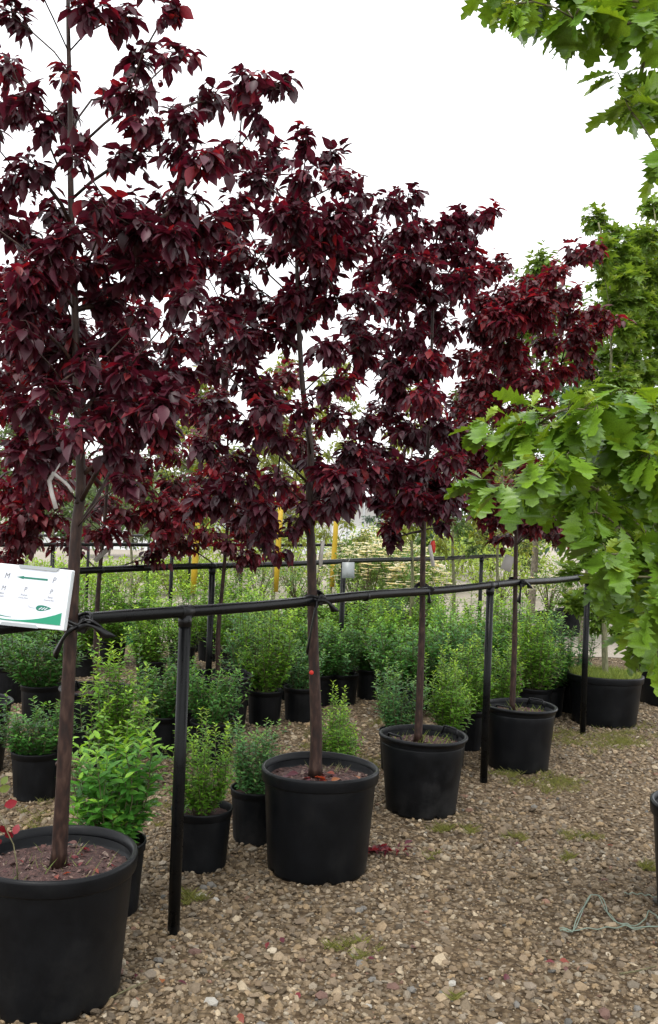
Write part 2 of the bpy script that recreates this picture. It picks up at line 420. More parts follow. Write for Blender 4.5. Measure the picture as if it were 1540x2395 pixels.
def merge(parts):
    vs = []; lp = []; cc = []; b = 0; nt_ = 0
    for p in parts:
        vs.append(p[0]); lp.append(p[1] + b); cc.append(p[4]); b += len(p[0]); nt_ += len(p[2])
    return np.concatenate(vs), np.concatenate(lp), np.full(nt_, 3), np.arange(nt_) * 3, np.concatenate(cc)
I = ico()
gp = [scatter(16000, 2.5, 4.6, lambda n, y: np.clip(RNG.lognormal(-4.62, 0.35, n), 0.004, 0.026), I),
      scatter(26000, 4.4, 7.5, lambda n, y: np.clip(RNG.lognormal(-4.55, 0.33, n), 0.005, 0.026), I),
      scatter(16000, 2.5, 4.6, lambda n, y: RNG.uniform(0.003, 0.007, n), OCT),
      scatter(24000, 7.3, 11.5, lambda n, y: np.clip(RNG.lognormal(-4.3, 0.3, n), 0.008, 0.03), OCT)]
gme = mesh_np('gravel', *merge(gp), M['stone'], False)
gv = link('gravel', gme)
tag(gv, 'loose tan and brown gravel covering the nursery ground', 'gravel', kind='stuff')
# the biggest stones, one by one
def big_stones(n=300):
    sm = []
    for k in range(24):
        tv, tf = I
        rr = np.random.default_rng(100 + k)
        v = tv * np.array([rr.uniform(0.9, 1.3), rr.uniform(0.7, 1.0), rr.uniform(0.4, 0.7)]) * rr.uniform(0.8, 1.18, (12, 1))
        mb = MB(); c = SCOL[rr.choice(len(SCOL), p=SPRB)] * rr.uniform(0.7, 1.25) * np.array((0.66, 0.60, 0.52))
        if k == 0: c = np.array((0.36, 0.34, 0.30))
        if k == 1: c = np.array((0.14, 0.08, 0.062))
        mb.add(v.tolist(), tf, False, tuple(c)); sm.append(mb.mesh('stone', M['stone']))
    for i in range(n):
        y = 2.7 + 2.0 * random.random() ** 1.7; x = random.uniform(-0.33, 0.38) * y
        r = random.uniform(0.013, 0.024)
        o = link('stone', random.choice(sm), GROUND); o.location = (x, y, r * 0.28); o.scale = (r, r, r)
        o.rotation_euler = (random.uniform(-.25, .25), random.uniform(-.25, .25), random.uniform(0, 6.28))
big_stones()

# ------------------------------------------------------------------ pots
def pot_big(name, label, loc, R=0.262, H=0.47, style='band', rz=0.0, taper=0.85, soil_d=0.06, group='large tree pots', matk='pot', cat='plant pot'):
    t = thing(name, label, cat, loc, rz, group)
    rb = R * taper; mb = MB(); rt = R * 0.955
    def notch(r, z, th):
        if z < 0.03:
            k = (th / (2 * PI) * 5) % 1.0
            if k < 0.07: return (r * 0.96, max(z, 0.020))
        return (r * (1 + 0.004 * math.sin(3 * th + 1)), z)
    prof = [(rb * 0.9, 0.004), (rb * 0.985, 0.0), (rb, 0.012), (rb + (rt - rb) * 0.04, 0.031)]
    for k in range(1, 9):
        prof.append((rb + (rt - rb) * (0.04 + 0.96 * k / 8), 0.031 + (H - 0.055 - 0.031) * k / 8))
    inn = [(rt - 0.006, H - 0.03), (rt - 0.012, H - soil_d - 0.03)]
    prof += inn
    mb.lathe(prof, 72, notch); mb.build('body', M[matk], t)
    mb = MB()
    if style == 'band':
        pr = [(rt + 0.0015, H - 0.058), (R - 0.002, H - 0.056), (R, H - 0.05), (R + 0.003, H - 0.012), (R + 0.001, H - 0.003), (R - 0.006, H), (rt - 0.002, H - 0.003), (rt - 0.005, H - 0.03)]
    else:
        pr = [(rt + 0.002, H - 0.045), (rt + 0.004, H - 0.03)]
        for k in range(9):
            a = -PI * 0.45 + k * PI * 1.35 / 8
            pr.append((rt + 0.006 + 0.011 * math.cos(a), H - 0.011 + 0.011 * math.sin(a)))
        pr.append((rt - 0.005, H - 0.03))
    mb.lathe(pr, 72, lambda r, z, th: (r * (1 + 0.004 * math.sin(3 * th + 1)), z + 0.003 * math.sin(2 * th))); mb.build('rim', M[matk], t)
    if style == 'roll':
        for a0 in (math.radians(215), math.radians(35)):
            mb = MB(); pts = []
            for k in range(9):
                a = a0 - 0.33 + 0.66 * k / 8
                rr = rt - 0.022; zz = H + (0.012 if 0 < k < 8 else -0.035)
                pts.append((rr * math.cos(a), rr * math.sin(a), zz))
            mb.tube(pts, 0.006, 8); mb.build('handle', M[matk], t)
    mb = MB(); rs = rt - 0.012; rng = random.Random(len(label) + int(R * 1000)); n = 40; vs = []; fs = []
    rings = [0.0, 0.25, 0.5, 0.75, 0.92, 1.0]
    for q in rings:
        for k in range(n):
            a = 2 * PI * k / n
            vs.append((rs * q * math.cos(a), rs * q * math.sin(a), H - soil_d + 0.012 * (1 - q * q) + rng.uniform(-0.006, 0.006)))
    for i in range(len(rings) - 1):
        for k in range(n):
            k2 = (k + 1) % n; fs.append((i * n + k, i * n + k2, (i + 1) * n + k2, (i + 1) * n + k))
    mb.add(vs, fs, True); so_ = mb.build('soil', M['soil'], t)
    g = np.random.default_rng(int(R * 1e4) + len(label)); nn = 260; vs = []; fs = []; cs = []
    mb = MB()
    for i in range(nn):
        a = g.random() * 6.28; q = rs * 0.97 * math.sqrt(g.random()); sc = g.uniform(.004, .012); b_ = g.random() * 6.28
        ax = np.array([[math.cos(b_), math.sin(b_), g.normal(0, .3)], [-math.sin(b_) * .5, math.cos(b_) * .5, g.normal(0, .3)], [0, 0, .45]])
        v = OCT[0] @ ax * sc * g.uniform(.8, 1.3) + np.array([q * math.cos(a), q * math.sin(a), H - soil_d + 0.012 * (1 - (q / rs) ** 2) + .003])
        c = [(0.05, .025, .022), (.10, .055, .045), (.16, .10, .085), (.22, .16, .13), (.07, .03, .03)][g.integers(5)]
        mb.add(v.tolist(), OCT[1], False, c)
    mo = mb.build('mulch_chips', M['stone'], t); mo['kind'] = 'stuff'
    return t
SMALL = {}
def pot_small_mesh(ribs=True):
    R, H = 0.135, 0.26
    body = MB(); rb = 0.115
    def rib(r, z, th): return (r * (1 + (0.006 if (int(th / (2 * PI) * 96) % 4 < 2) and 0.03 < z < 0.2 and ribs else 0)), z)
    prof = [(rb * 0.9, 0.003), (rb, 0.0)] + [(rb + (0.130 - rb) * k / 5, 0.006 + 0.214 * k / 5) for k in range(6)] + [(0.130, 0.222)]
    body.lathe(prof, 96, rib)
    rim = MB(); rim.lathe([(0.1295, 0.221), (0.135, 0.223), (0.136, 0.245), (0.1385, 0.25), (0.138, 0.258), (0.134, 0.26), (0.131, 0.255), (0.127, 0.2)], 48)
    soil = MB(); n = 28; vs = []; fs = []; rg = random.Random(3)
    for q in (0, .4, .8, 1):
        for k in range(n):
            a = 2 * PI * k / n; vs.append((0.1285 * q * math.cos(a), 0.1285 * q * math.sin(a), 0.222 + rg.uniform(-.004, .004)))
    for i in range(3):
        for k in range(n): fs.append((i * n + k, i * n + (k + 1) % n, (i + 1) * n + (k + 1) % n, (i + 1) * n + k))
    soil.add(vs, fs)
    return body, rim, soil
def pot_small(label, loc, scale=1.0, group='small black nursery pots', mk='pot_dull', name='nursery_pot', sz=1.0):
    if mk not in SMALL:
        b, r, s = pot_small_mesh(); SMALL[mk] = (b.mesh('body', M[mk]), r.mesh('rim', M[mk]), s.mesh('soil', M['soil']))
    t = thing(name, label, 'plant pot', loc, random.uniform(0, 6.28), group); t.scale = (scale, scale, scale * sz)
    for nm, me in zip(('body', 'rim', 'soil'), SMALL[mk]): link(nm, me, t)
    return t

# ------------------------------------------------------------------ trees from clumps
def smooth_path(pts, n):
    pts = [np.array(p, float) for p in pts]; L = len(pts) - 1; outp = []
    for i in range(n):
        t = i / (n - 1) * L; k = min(int(t), L - 1); u = t - k
        p0 = pts[max(k - 1, 0)]; p1 = pts[k]; p2 = pts[k + 1]; p3 = pts[min(k + 2, L)]
        outp.append(0.5 * ((2 * p1) + (-p0 + p2) * u + (2 * p0 - 5 * p1 + 4 * p2 - p3) * u * u + (-p0 + 3 * p1 - 3 * p2 + p3) * u ** 3))
    return np.array(outp)

def make_tree(name, label, cat, group, base, trunk, trad, clumps, first_z, lk, nobj, seed, dens=1.0, lsize=0.065, barkk='plum_bark', tipred=0.5, slope=0.8, sep_branches=True, palette=None, droop=0.8, trunk_ext=None, rbase=0.0021):
    """trunk: list of world points, clumps: (centre, radius3)"""
    rg = np.random.default_rng(seed)
    root = thing(name, label, cat, base, 0, group); B = np.array(base)
    tp = smooth_path(trunk, 40); tl = np.linspace(0, 1, 40)
    rad = trad[0] * np.clip(1 - tl, 0, 1) ** 1.25 + trad[1] * tl
    mb = MB(); knots = rg.random(40)
    rad2 = rad * (1 + 0.06 * (knots - 0.5)); rad2[0] *= 1.18
    mb.tube([tuple(p - B) for p in tp], list(rad2), 12)
    for k in range(7):                                  # knots and bud scars
        i = rg.integers(4, 26); a = rg.random() * 6.28
        d = np.array([math.cos(a), math.sin(a), 0.3]); p = tp[i] - B + d * rad[i] * 0.8
        mb.tube([tuple(p), tuple(p + d * rad[i] * 0.45)], [rad[i] * 0.5, rad[i] * 0.25], 6)
    mb.build('trunk', M[barkk], root)
    # node list for attachment
    nodes = [(p, -1, i) for i, p in enumerate(tp) if p[2] > first_z]
    axis_x = lambda z: tp[np.argmin(abs(tp[:, 2] - z))]
    order = sorted(range(len(clumps)), key=lambda i: np.linalg.norm((np.array(clumps[i][0]) - axis_x(clumps[i][0][2]))[:2]))
    br = []
    for ci in order:
        c = np.array(clumps[ci][0]); best = None
        NP = np.array([q[0] for q in nodes]); dv = c - NP
        dist = np.linalg.norm(dv, axis=1); hor = np.linalg.norm(dv[:, :2], axis=1)
        want = slope * hor
        cost = dist + 1.2 * np.abs(dv[:, 2] - want) + np.where(dv[:, 2] < 0, 2.0 * -dv[:, 2], 0)
        j = int(np.argmin(cost)); s = NP[j]; L = dist[j]
        mid = s * 0.5 + c * 0.5 + np.array([0, 0, 0.06 * L]) + rg.normal(0, 0.03 * L + 0.004, 3)
        npt = max(4, min(9, int(L / 0.06)))
        path = smooth_path([s, mid, c], npt)
        bi = len(br); br.append(dict(path=path, parent=nodes[j][1], k=nodes[j][2], cnt=np.zeros(npt), ci=ci))
        for k in range(1, npt): nodes.append((path[k], bi, k))
    for bi in range(len(br) - 1, -1, -1):
        b = br[bi]; b['cnt'] += 1
        if b['parent'] >= 0: br[b['parent']]['cnt'][:b['k'] + 1] += b['cnt'][0]
    lv = Leaves()
    allb = MB()
    pal = palette
    for b in br:
        mbb = MB() if sep_branches else allb
        r = rbase * np.sqrt(b['cnt']) + 0.0006
        mbb.tube([tuple(p - B) for p in b['path']], list(r), 6)
        c, R = clumps[b['ci']]; c = np.array(c); R = np.array(R); pal.tone = rg.random()
        nt_ = max(2, int(round(dens * 26 * (R[0] * R[2] / 0.0067) ** 0.6 / 5)))
        for q in range(nt_):
            e = rg.normal(0, 1, 3); e = e / np.linalg.norm(e) * rg.random() ** 0.45
            e = c + e * R
            pl = len(b['path']); s = b['path'][rg.integers(pl // 2, pl)]
            if np.linalg.norm(e - s) > 2.2 * R.max(): s = c
            mid = 0.5 * (s + e) + np.array([0, 0, 0.02]) + rg.normal(0, 0.01, 3)
            tw = smooth_path([s, mid, e], 6)
            mbb.tube([tuple(p - B) for p in tw[::1]], [0.0022, 0.002, 0.0018, 0.0015, 0.0012, 0.0008], 4)
            td = (tw[-1] - tw[0]); td /= np.linalg.norm(td) + 1e-6
            nl = rg.integers(5, 8)
            for k in range(nl):
                u = 0.25 + 0.75 * (k + rg.random()) / nl; p = tw[min(5, int(u * 5))] + rg.normal(0, 0.008, 3)
                a = rg.random() * 6.28; side = np.array([math.cos(a), math.sin(a), 0])
                od = p - c; od = od / (np.linalg.norm(od) + 1e-5)
                d = 0.6 * side + 0.4 * td + 0.3 * od + np.array([0, 0, -droop * (0.1 + 1.3 * rg.random())])
                n_ = side * 0.5 + np.array([0, 0, 0.8]) + od * 0.4 + rg.normal(0, 0.25, 3)
                top = (p[2] - c[2]) / R[2]
                lv.add(p - B, d, n_, lsize * rg.uniform(0.5, 1.3), pal(rg, top, u))
            # young shoot tip
            if rg.random() < 0.45:
                for k in range(3):
                    a = rg.random() * 6.28; side = np.array([math.cos(a), math.sin(a), 0.4])
                    lv.add(tw[-1] - B, side + td * 0.8, np.array([0, 0, 1]) + rg.normal(0, .3, 3), lsize * rg.uniform(0.35, 0.6), pal(rg, 1.3, 1.2))
        if sep_branches: mbb.build('branch', M[barkk], root)
    if not sep_branches and allb.v: allb.build('branches', M[barkk], root)
    tm = {'plum': (L_PLUM, L_PLUM_OBJ), 'green': (L_OVAL, L_OVAL), 'oak': (L_OAK, L_OAK), 'star': (L_STAR, L_STAR)}[lk]
    mk = {'plum': 'plum', 'green': 'green', 'oak': 'oak', 'star': 'green'}[lk]
    put_leaves(lv, root, M[mk], tm[0], tm[1], nobj, offset=base)
    return root

def pal_plum(red=0.25, base=(0.050, 0.0088, 0.0175)):
    def f(rg, top, u):
        k = rg.random()
        tone = getattr(f, 'tone', 0.5)
        if k < red * (0.45 + 0.6 * max(top, 0)) * (0.3 + 2.2 * tone ** 2):
            c = np.array([(0.15, 0.010, 0.022), (0.10, 0.008, 0.022), (0.18, 0.016, 0.018)][rg.integers(3)])
        else:
            c = np.array(base) * rg.uniform(0.6, 1.5) * (0.8 + 0.45 * tone)
        return c * rg.uniform(0.8, 1.2)
    return f
def pal_green(c0, c1, tip=None):
    c0, c1 = np.array(c0), np.array(c1)
    def f(rg, top, u):
        c = c0 + (c1 - c0) * rg.random()
        if tip is not None and u > 1.05: c = np.array(tip)
        return c * rg.uniform(0.75, 1.2)
    return f
def clumps_px(lst, depth, spread, seed, zfac=1.0):
    rg = np.random.default_rng(seed); outc = []
    for t in lst:
        x, y = t[0], t[1]; rx = t[2] if len(t) > 2 else 60; ry = t[3] if len(t) > 3 else 48
        dd = depth + rg.uniform(-spread, spread) * zfac
        p = PX(x, y, dd); k = dd / FPX
        outc.append((tuple(p), (rx * k, 0.5 * (rx + ry) * k, ry * k)))
    return outc
def px_line(lst, d0, d1=None):
    d1 = d1 or d0; n = len(lst)
    return [tuple(PX(x, y, d0 + (d1 - d0) * i / (n - 1))) for i, (x, y) in enumerate(lst)]

# pots of the front row --------------------------------------------------------
P1 = GP(116, 2316); P2 = GP(742, 2028); P3 = GP(984, 1893); P4 = GP(1212, 1793)
POT1 = pot_big('plant_pot', 'large black pot with wide band rim below the white sign', P1, 0.264, 0.452, 'band', 0.4)
POT2 = pot_big('plant_pot', 'large black band-rimmed pot with red fallen leaves on its soil', P2, 0.262, 0.455, 'band', 1.1)
POT3 = pot_big('plant_pot', 'scuffed black tapered pot with rolled rim next to the band-rimmed pot with red leaves', P3, 0.238, 0.415, 'roll', 0.0, 0.80, matk='pot_dull')
POT4 = pot_big('plant_pot', 'black rolled-rim pot behind the middle rail post', P4, 0.235, 0.405, 'roll', 0.2, 0.82)
P5 = GP(1413, 1690); P6 = GP(1570, 1645)
POT5 = pot_big('plant_pot', 'wide black tub with bright green grass over its soil behind the last rail post', P5, 0.30, 0.40, 'band', 0.7, 0.84, 0.03)
POT6 = pot_big('plant_pot', 'wide black grassy tub beyond the one behind the last rail post', P6, 0.33, 0.40, 'band', 0.3, 0.84, 0.03)

# ------------------------------------------------------------------ support rails
def pipe_rail(label, ends, posts, r=0.022, pr=0.023, clamps=(), group=None):
    """ends: world points at pipe centre, posts: ground points"""
    a, b = Vector(ends[0]), Vector(ends[1]); base = Vector((posts[0].x, posts[0].y, 0))
    t = thing('support_rail', label, 'rail', base, 0, group)
    mb = MB(); pts = [a.lerp(b, k / 24) + Vector((0, 0, 0.004 * math.sin(k * 0.9))) for k in range(25)]
    mb.tube([p - base for p in pts], r, 16); mb.build('rail', M['metal'], t)
    d = (b - a).normalized()
    for p in posts:
        u = (Vector((p.x, p.y, 0)) - Vector((a.x, a.y, 0))).dot(Vector((d.x, d.y, 0)).normalized()) / math.hypot((b - a).x, (b - a).y)
        q = a.lerp(b, u)
        mb = MB(); mb.tube([Vector((p.x, p.y, -0.05)) - base, Vector((q.x, q.y, q.z - r * 0.7)) - base], pr, 16)
        po = mb.build('post', M['metal'], t)
        mb = MB(); q0 = q - base
        mb.tube([q0 - d * 0.03, q0 - d * 0.028, q0 + d * 0.028, q0 + d * 0.03], [r * 1.02, r * 1.14, r * 1.14, r * 1.02], 16)
        mb.tube([q0 - Vector((0, 0, r * 0.6)), q0 - Vector((0, 0, 0.055)), q0 - Vector((0, 0, 0.057))], [pr * 1.12, pr * 1.12, pr * 0.9], 16)
        mb.build('clamp', M['rubber'], po)
    for u in clamps:
        q = a.lerp(b, u) - base; mb = MB()
        mb.tube([q - d * 0.010, q - d * 0.008, q + d * 0.008, q + d * 0.010], [r, r * 1.15, r * 1.15, r], 14)
        mb.build('band', M['rubber'], t)
    return t
RAIL_Z = 1.20
B1, B2, B3 = GP(407, 2180), GP(1133, 1832), GP(1362, 1716)
def rail_pt(x, y, z=RAIL_Z): return GP(x, y, z)
def line_fit(pts):
    A = np.array([[p.x, 1] for p in pts]); y = np.array([p.y for p in pts]); return np.linalg.lstsq(A, y, rcond=None)[0]
la = line_fit([B1, B2, B3])
def on_a(x): return Vector((x, la[0] * x + la[1], 0))
postsA = [on_a(B1.x), on_a(B2.x), on_a(B3.x)]
endA0 = on_a(postsA[0].x - 0.47); endA1 = on_a(postsA[2].x + 0.30)
endA0.z = endA1.z = RAIL_Z
pipe_rail('black pipe rail on three posts tied to the four big plum trees', (endA0, endA1), postsA, clamps=(0.36, 0.62, 0.87))
DIRA = (endA1 - endA0).normalized()
# second rail
postsB = [XD(480, 6.75), XD(793, 8.5), XD(1120, 11.0)]
lb = line_fit(postsB)
def on_b(x): return Vector((x, lb[0] * x + lb[1], 0))
postsB = [on_b(p.x) for p in postsB]
postsB = [on_b(postsB[0].x - 1.35)] + postsB
eb0 = on_b(postsB[1].x - 2.1); eb1 = on_b(postsB[3].x + 0.32); eb0.z = eb1.z = RAIL_Z
pipe_rail('black pipe rail of the second row, running behind the small potted shrubs', (eb0, eb1), postsB, clamps=(0.3, 0.5, 0.8))
pc = [XD(110, 9.9), XD(397, 11.4), XD(560, 12.4), XD(790, 14.0)]
lc = line_fit(pc); on_c = lambda x: Vector((x, lc[0] * x + lc[1], 0))
pc = [on_c(p.x) for p in pc]; ec0 = on_c(pc[0].x - 1.3); ec1 = on_c(pc[-1].x + 0.2); ec0.z = ec1.z = RAIL_Z
pipe_rail('thin black pipe rail of the third row, in front of yellow-wrapped trunks', (ec0, ec1), pc)
pd_ = [XD(200, 14.3), XD(345, 16.0), XD(440, 17.2)]
ld = line_fit(pd_); on_d = lambda x: Vector((x, ld[0] * x + ld[1], 0))
pd_ = [on_d(p.x) for p in pd_]; ed0 = on_d(pd_[0].x - 3.0); ed1 = on_d(pd_[-1].x + 0.15); ed0.z = ed1.z = RAIL_Z
pipe_rail('farthest thin black pipe rail, beyond the third row of trees', (ed0, ed1), pd_)

# ------------------------------------------------------------------ front row plum trees
D1, D2, D3, D4 = P1.y, P2.y, P3.y, P4.y
def trunk_pts(line, d, z0):
    pts = px_line(line, d); return pts
C1 = [(30,50,45,60),(15,150,40,60),(60,230,40,40),(15,270,45,40),(70,400,50,50),(25,440,45,40),(155,270,38,50),(215,30,55,45),(290,50,60,55),(395,25,45,40),(330,150,65,45),(420,140,45,32),(330,225,50,50),(265,235,35,35),(340,295,60,50),(300,375,60,35),(170,370,28,45),(150,190,25,30),(100,300,30,30),(200,330,25,30),
 (500,240,55,42),(435,275,55,48),(580,190,55,35),(655,200,50,26),(555,245,45,35),(560,350,60,45),(605,280,35,45),(420,350,60,38),(490,375,75,45),
 (300,490,85,60),(395,480,75,55),(230,490,60,48),(370,560,85,55),(280,590,85,55),(130,500,55,45),(60,560,65,50),(130,600,60,48),(200,640,75,55),(330,650,75,45),(60,650,60,55),(30,720,60,55),(100,730,75,55),(250,720,75,60),(335,740,55,45),(55,820,75,55),(150,830,75,55),(250,820,75,55),(320,850,55,50),(120,920,75,48),(40,930,60,48),(230,920,65,48),(320,930,60,45),(390,910,45,50),(100,1000,70,45),(265,1000,55,45),(360,965,50,45),(40,1040,50,45),(130,1060,60,40),(270,1075,45,35),
 (-60,120,60,60),(-60,300,60,60),(-70,500,70,70),(-70,700,70,70),(-70,880,70,60),(250,-70,70,60),(150,-100,70,60),(60,-90,70,60),(330,-60,60,50),(160,-220,70,60)]
C2 = [(715,325,26,35),(780,370,45,26),(640,375,65,50),(705,420,70,50),(800,425,50,42),(600,430,65,50),(555,480,65,45),(680,510,75,50),(780,510,65,50),(540,560,65,45),(640,585,75,45),(725,600,55,45),(460,610,55,45),(530,640,60,45),(830,470,40,35),(520,715,75,50),(615,715,75,50),(650,790,60,50),(560,800,75,50),(470,760,40,45),(480,850,55,50),(570,880,75,50),(640,920,50,42),(500,950,75,50),(590,1000,55,45),(430,950,45,45),(480,1050,55,42),(560,1080,65,42),(660,1030,40,35),(760,820,65,50),(800,900,65,50),(850,840,50,50),(780,980,55,50),(850,990,55,50),(825,1080,55,42),(765,1110,40,40),(830,1160,50,35),(600,1150,45,40),(560,1200,50,28),(600,1270,45,25),(650,1300,40,14),(690,680,40,40),(740,720,40,50),(760,650,50,45),(800,600,50,45)]
C3 = [(900,480,55,42),(955,455,45,26),(850,525,50,45),(900,565,65,45),(960,545,45,50),(1040,530,48,50),(1095,510,48,35),(1150,500,28,14),(1030,600,65,45),(940,620,75,45),(1095,600,45,42),(870,640,65,50),(1000,690,75,50),(905,720,75,50),(1065,680,45,45),(1040,765,60,50),(950,790,75,50),(870,795,65,50),(1030,850,65,50),(930,875,70,50),(1000,930,65,50),(900,960,65,50),(965,1020,65,45),(1040,1000,55,45),(890,1060,60,45),(1000,1095,60,42),(930,1125,60,38),(890,1180,40,30),(1050,1080,45,40),(910,1265,22,40),(960,1190,50,35),(1035,1190,45,30),(1110,660,30,40)]
C4 = [(1160,620,45,40),(1185,690,55,50),(1240,665,50,42),(1300,640,50,38),(1350,590,45,35),(1392,585,35,32),(1310,700,60,42),(1250,745,60,45),(1180,765,60,45),(1140,720,50,42),(1335,740,55,38),(1400,735,45,24),(1440,752,26,12),(1365,790,45,35),(1280,800,65,45),(1200,830,65,45),(1130,830,60,45),(1160,900,60,45),(1240,890,65,45),(1310,875,60,40),(1370,860,40,28),(1100,950,50,42),(1180,970,60,45),(1260,960,60,42),(1120,1045,50,42),(1200,1050,60,42),(1130,1120,50,38),(1185,1150,55,38),(1260,1140,50,38),(1290,1200,45,35),(1150,1220,45,28),(1235,1235,55,28),(1295,1250,40,26),(1120,1200,40,28),(1330,1265,20,22)]
def fill(lst, n, ymin, seed, mx=190, rs=0.85):
    rg = random.Random(seed); base = [t for t in lst if t[1] > ymin]; o = list(lst)
    while len(o) < len(lst) + n:
        a, b = rg.sample(base, 2)
        if math.hypot(a[0] - b[0], a[1] - b[1]) > mx: continue
        u = rg.uniform(.3, .7); o.append((a[0] * u + b[0] * (1 - u) + rg.uniform(-25, 25), a[1] * u + b[1] * (1 - u) + rg.uniform(-25, 25), (a[2] + b[2]) / 2 * rs, (a[3] + b[3]) / 2 * rs))
    return o
C1 = fill(C1 + [(60,1110,50,40),(300,1130,40,30),(380,1010,45,40),(90,1150,40,30),(430,480,60,45),(470,520,60,45),(440,700,45,45),(420,810,50,50),(400,640,50,40),(440,560,55,45),(430,880,50,45)], 55, 420, 1)
C2 = fill(C2 + [(650,1130,45,38),(520,1140,55,40),(470,1180,45,35),(790,1180,45,30),(620,1200,40,30),(860,1110,45,38),(700,1220,30,22),(430,680,50,45),(850,560,50,45),(860,700,50,50),(830,760,50,45),(740,560,60,45)], 45, 380, 2)
C3 = fill(C3 + [(1000,1160,45,32),(930,1200,40,30),(1060,1150,45,35),(890,1120,45,38),(1045,1230,30,22)], 44, 520, 3); C4 = fill(C4 + [(1110,700,40,40),(1100,770,45,42),(1095,850,45,42),(1100,910,45,42),(1085,640,35,35),(1130,780,40,40),(1070,960,45,42),(1070,1040,40,40),(1110,1100,45,38),(1150,1170,45,32),(1210,1190,50,32),(1270,1220,45,30),(1170,1265,40,20),(1320,1180,40,32),(1240,1100,50,38)], 50, 600, 4)
GT = 'purple-leaved plum trees of the front row'
def sub(p, s): return (s.x, s.y, 0)
T1 = make_tree('plum_tree', 'tall dark purple plum tree beside the white sign', 'tree', GT, tuple(P1 + Vector((0, 0, 0.38))),
    [tuple(PX(137, 2030, D1))] + px_line([(150,1800),(166,1480),(178,1250),(190,1130),(182,950),(175,700),(166,450),(165,250),(160,60),(160,-250)], D1 - 0.02), (0.026, 0.006),
    clumps_px(C1, D1, 0.38, 1), 1.45, 'plum', 300, 11, dens=2.7, lsize=0.054, palette=pal_plum(0.20))
T2 = make_tree('plum_tree', 'plum tree with a red paint dot on its trunk above red fallen leaves', 'tree', GT, tuple(P2 + Vector((0, 0, 0.385))),
    px_line([(738,1815),(740,1700),(733,1500),(729,1300),(724,1180),(727,1050),(708,900),(697,700),(695,550),(702,400),(712,300)], D2), (0.031, 0.005),
    clumps_px(C2, D2, 0.42, 2), 1.50, 'plum', 300, 12, dens=2.9, lsize=0.057, palette=pal_plum(0.22))
T3 = make_tree('plum_tree', 'plum tree growing in the scuffed rolled-rim pot', 'tree', GT, tuple(P3 + Vector((0, 0, 0.345))),
    px_line([(978,1735),(983,1600),(988,1450),(990,1280),(996,1150),(1006,950),(1012,750),(1020,580),(1030,520)], D3), (0.023, 0.005),
    clumps_px(C3, D3, 0.45, 3), 1.50, 'plum', 300, 13, dens=2.7, lsize=0.060, palette=pal_plum(0.24))
T4 = make_tree('plum_tree', 'reddish plum tree in the pot behind the middle rail post', 'tree', GT, tuple(P4 + Vector((0, 0, 0.335))),
    px_line([(1198,1665),(1204,1500),(1206,1350),(1208,1240),(1212,1100),(1218,900),(1222,760),(1235,660)], D4), (0.020, 0.005),
    clumps_px(C4, D4, 0.5, 4), 1.42, 'plum', 300, 14, dens=2.7, lsize=0.060, palette=pal_plum(0.5, (0.060, 0.0095, 0.0135)))
mb = MB(); q = PX(729, 1573, D2 - 0.0275) - Vector(T2.location)   # paint dot on trunk
mb.lathe([(0.0, 0.003), (0.006, 0.003), (0.010, 0.0)], 12); me = mb.mesh('paint_dot', M['tagred']); po = link('paint_dot', me, T2)
po.matrix_local = Matrix.Translation(q) @ Matrix.Rotation(PI / 2, 4, 'X')

# ------------------------------------------------------------------ second row plum trees
def auto_clumps(base, z0, z1, rx, n, seed, cr=0.13, shape=1.0):
    rg = np.random.default_rng(seed); o = []
    for i in range(n):
        t = (i + rg.random()) / n; z = z0 + (z1 - z0) * t
        prof = math.sin(PI * min(1, 0.22 + 0.78 * t) ** shape) ** 0.7
        a = i * 2.4 + rg.uniform(-.4, .4); r = rx * prof * rg.uniform(0.35, 1.0)
        k = cr * rg.uniform(0.7, 1.25)
        o.append(((base[0] + r * math.cos(a), base[1] + r * math.sin(a), z), (k * 1.15, k * 1.15, k * 0.85)))
    return o
GB = 'smaller reddish plum trees of the second row'
def rowb_tree(x, depth, ptop, label, seed, pot_label, extra=(), lean=0):
    b = XD(x, depth)
    pot_big('plant_pot', pot_label, b, 0.24, 0.42, 'roll', seed, 0.82, 0.06, matk='pot_dull')
    base = b + Vector((0, 0, 0.355))
    tr = [tuple(base)] + [(b.x + 0.02 * math.sin(z * 3 + seed) + lean * z, b.y, z) for z in (0.7, 1.1, 1.5, 2.0, 2.5, ptop)]
    cl = auto_clumps(b, 1.25, ptop, 0.62, 30, seed) + list(extra)
    return make_tree('plum_tree', label, 'tree', GB, tuple(base), tr, (0.021, 0.005), cl, 1.15, 'plum', 150, seed, dens=2.4, lsize=0.066, palette=pal_plum(0.7, (0.062, 0.0095, 0.0135)), slope=0.7)
rowb_tree(222, 6.15, 3.0, 'plum tree with low red branches behind the white sign tree', 21, 'black tree pot behind the bushy broad-leaved shrub', [(tuple(PX(x, y, 6.0)), (.15, .15, .11)) for x, y in ((370,1180),(390,1240),(330,1140),(300,1210),(420,1210))])
rowb_tree(508, 6.85, 3.1, 'plum tree rising directly behind the first post of the second rail', 22, 'black tree pot with open rim at the first post of the second rail', [(tuple(PX(x, y, 6.8)), (.15, .15, .10)) for x, y in ((450,1180),(560,1220),(480,1250),(420,1270))])
rowb_tree(-75, 5.6, 2.9, 'plum tree whose bright red low leaves hang above the white sign', 23, 'black tree pot left of the sign in the second row', [(tuple(PX(x, y, 5.5)), (.14, .14, .10)) for x, y in ((30,1150),(60,1200),(30,1240),(110,1170),(70,1260),(120,1215))])

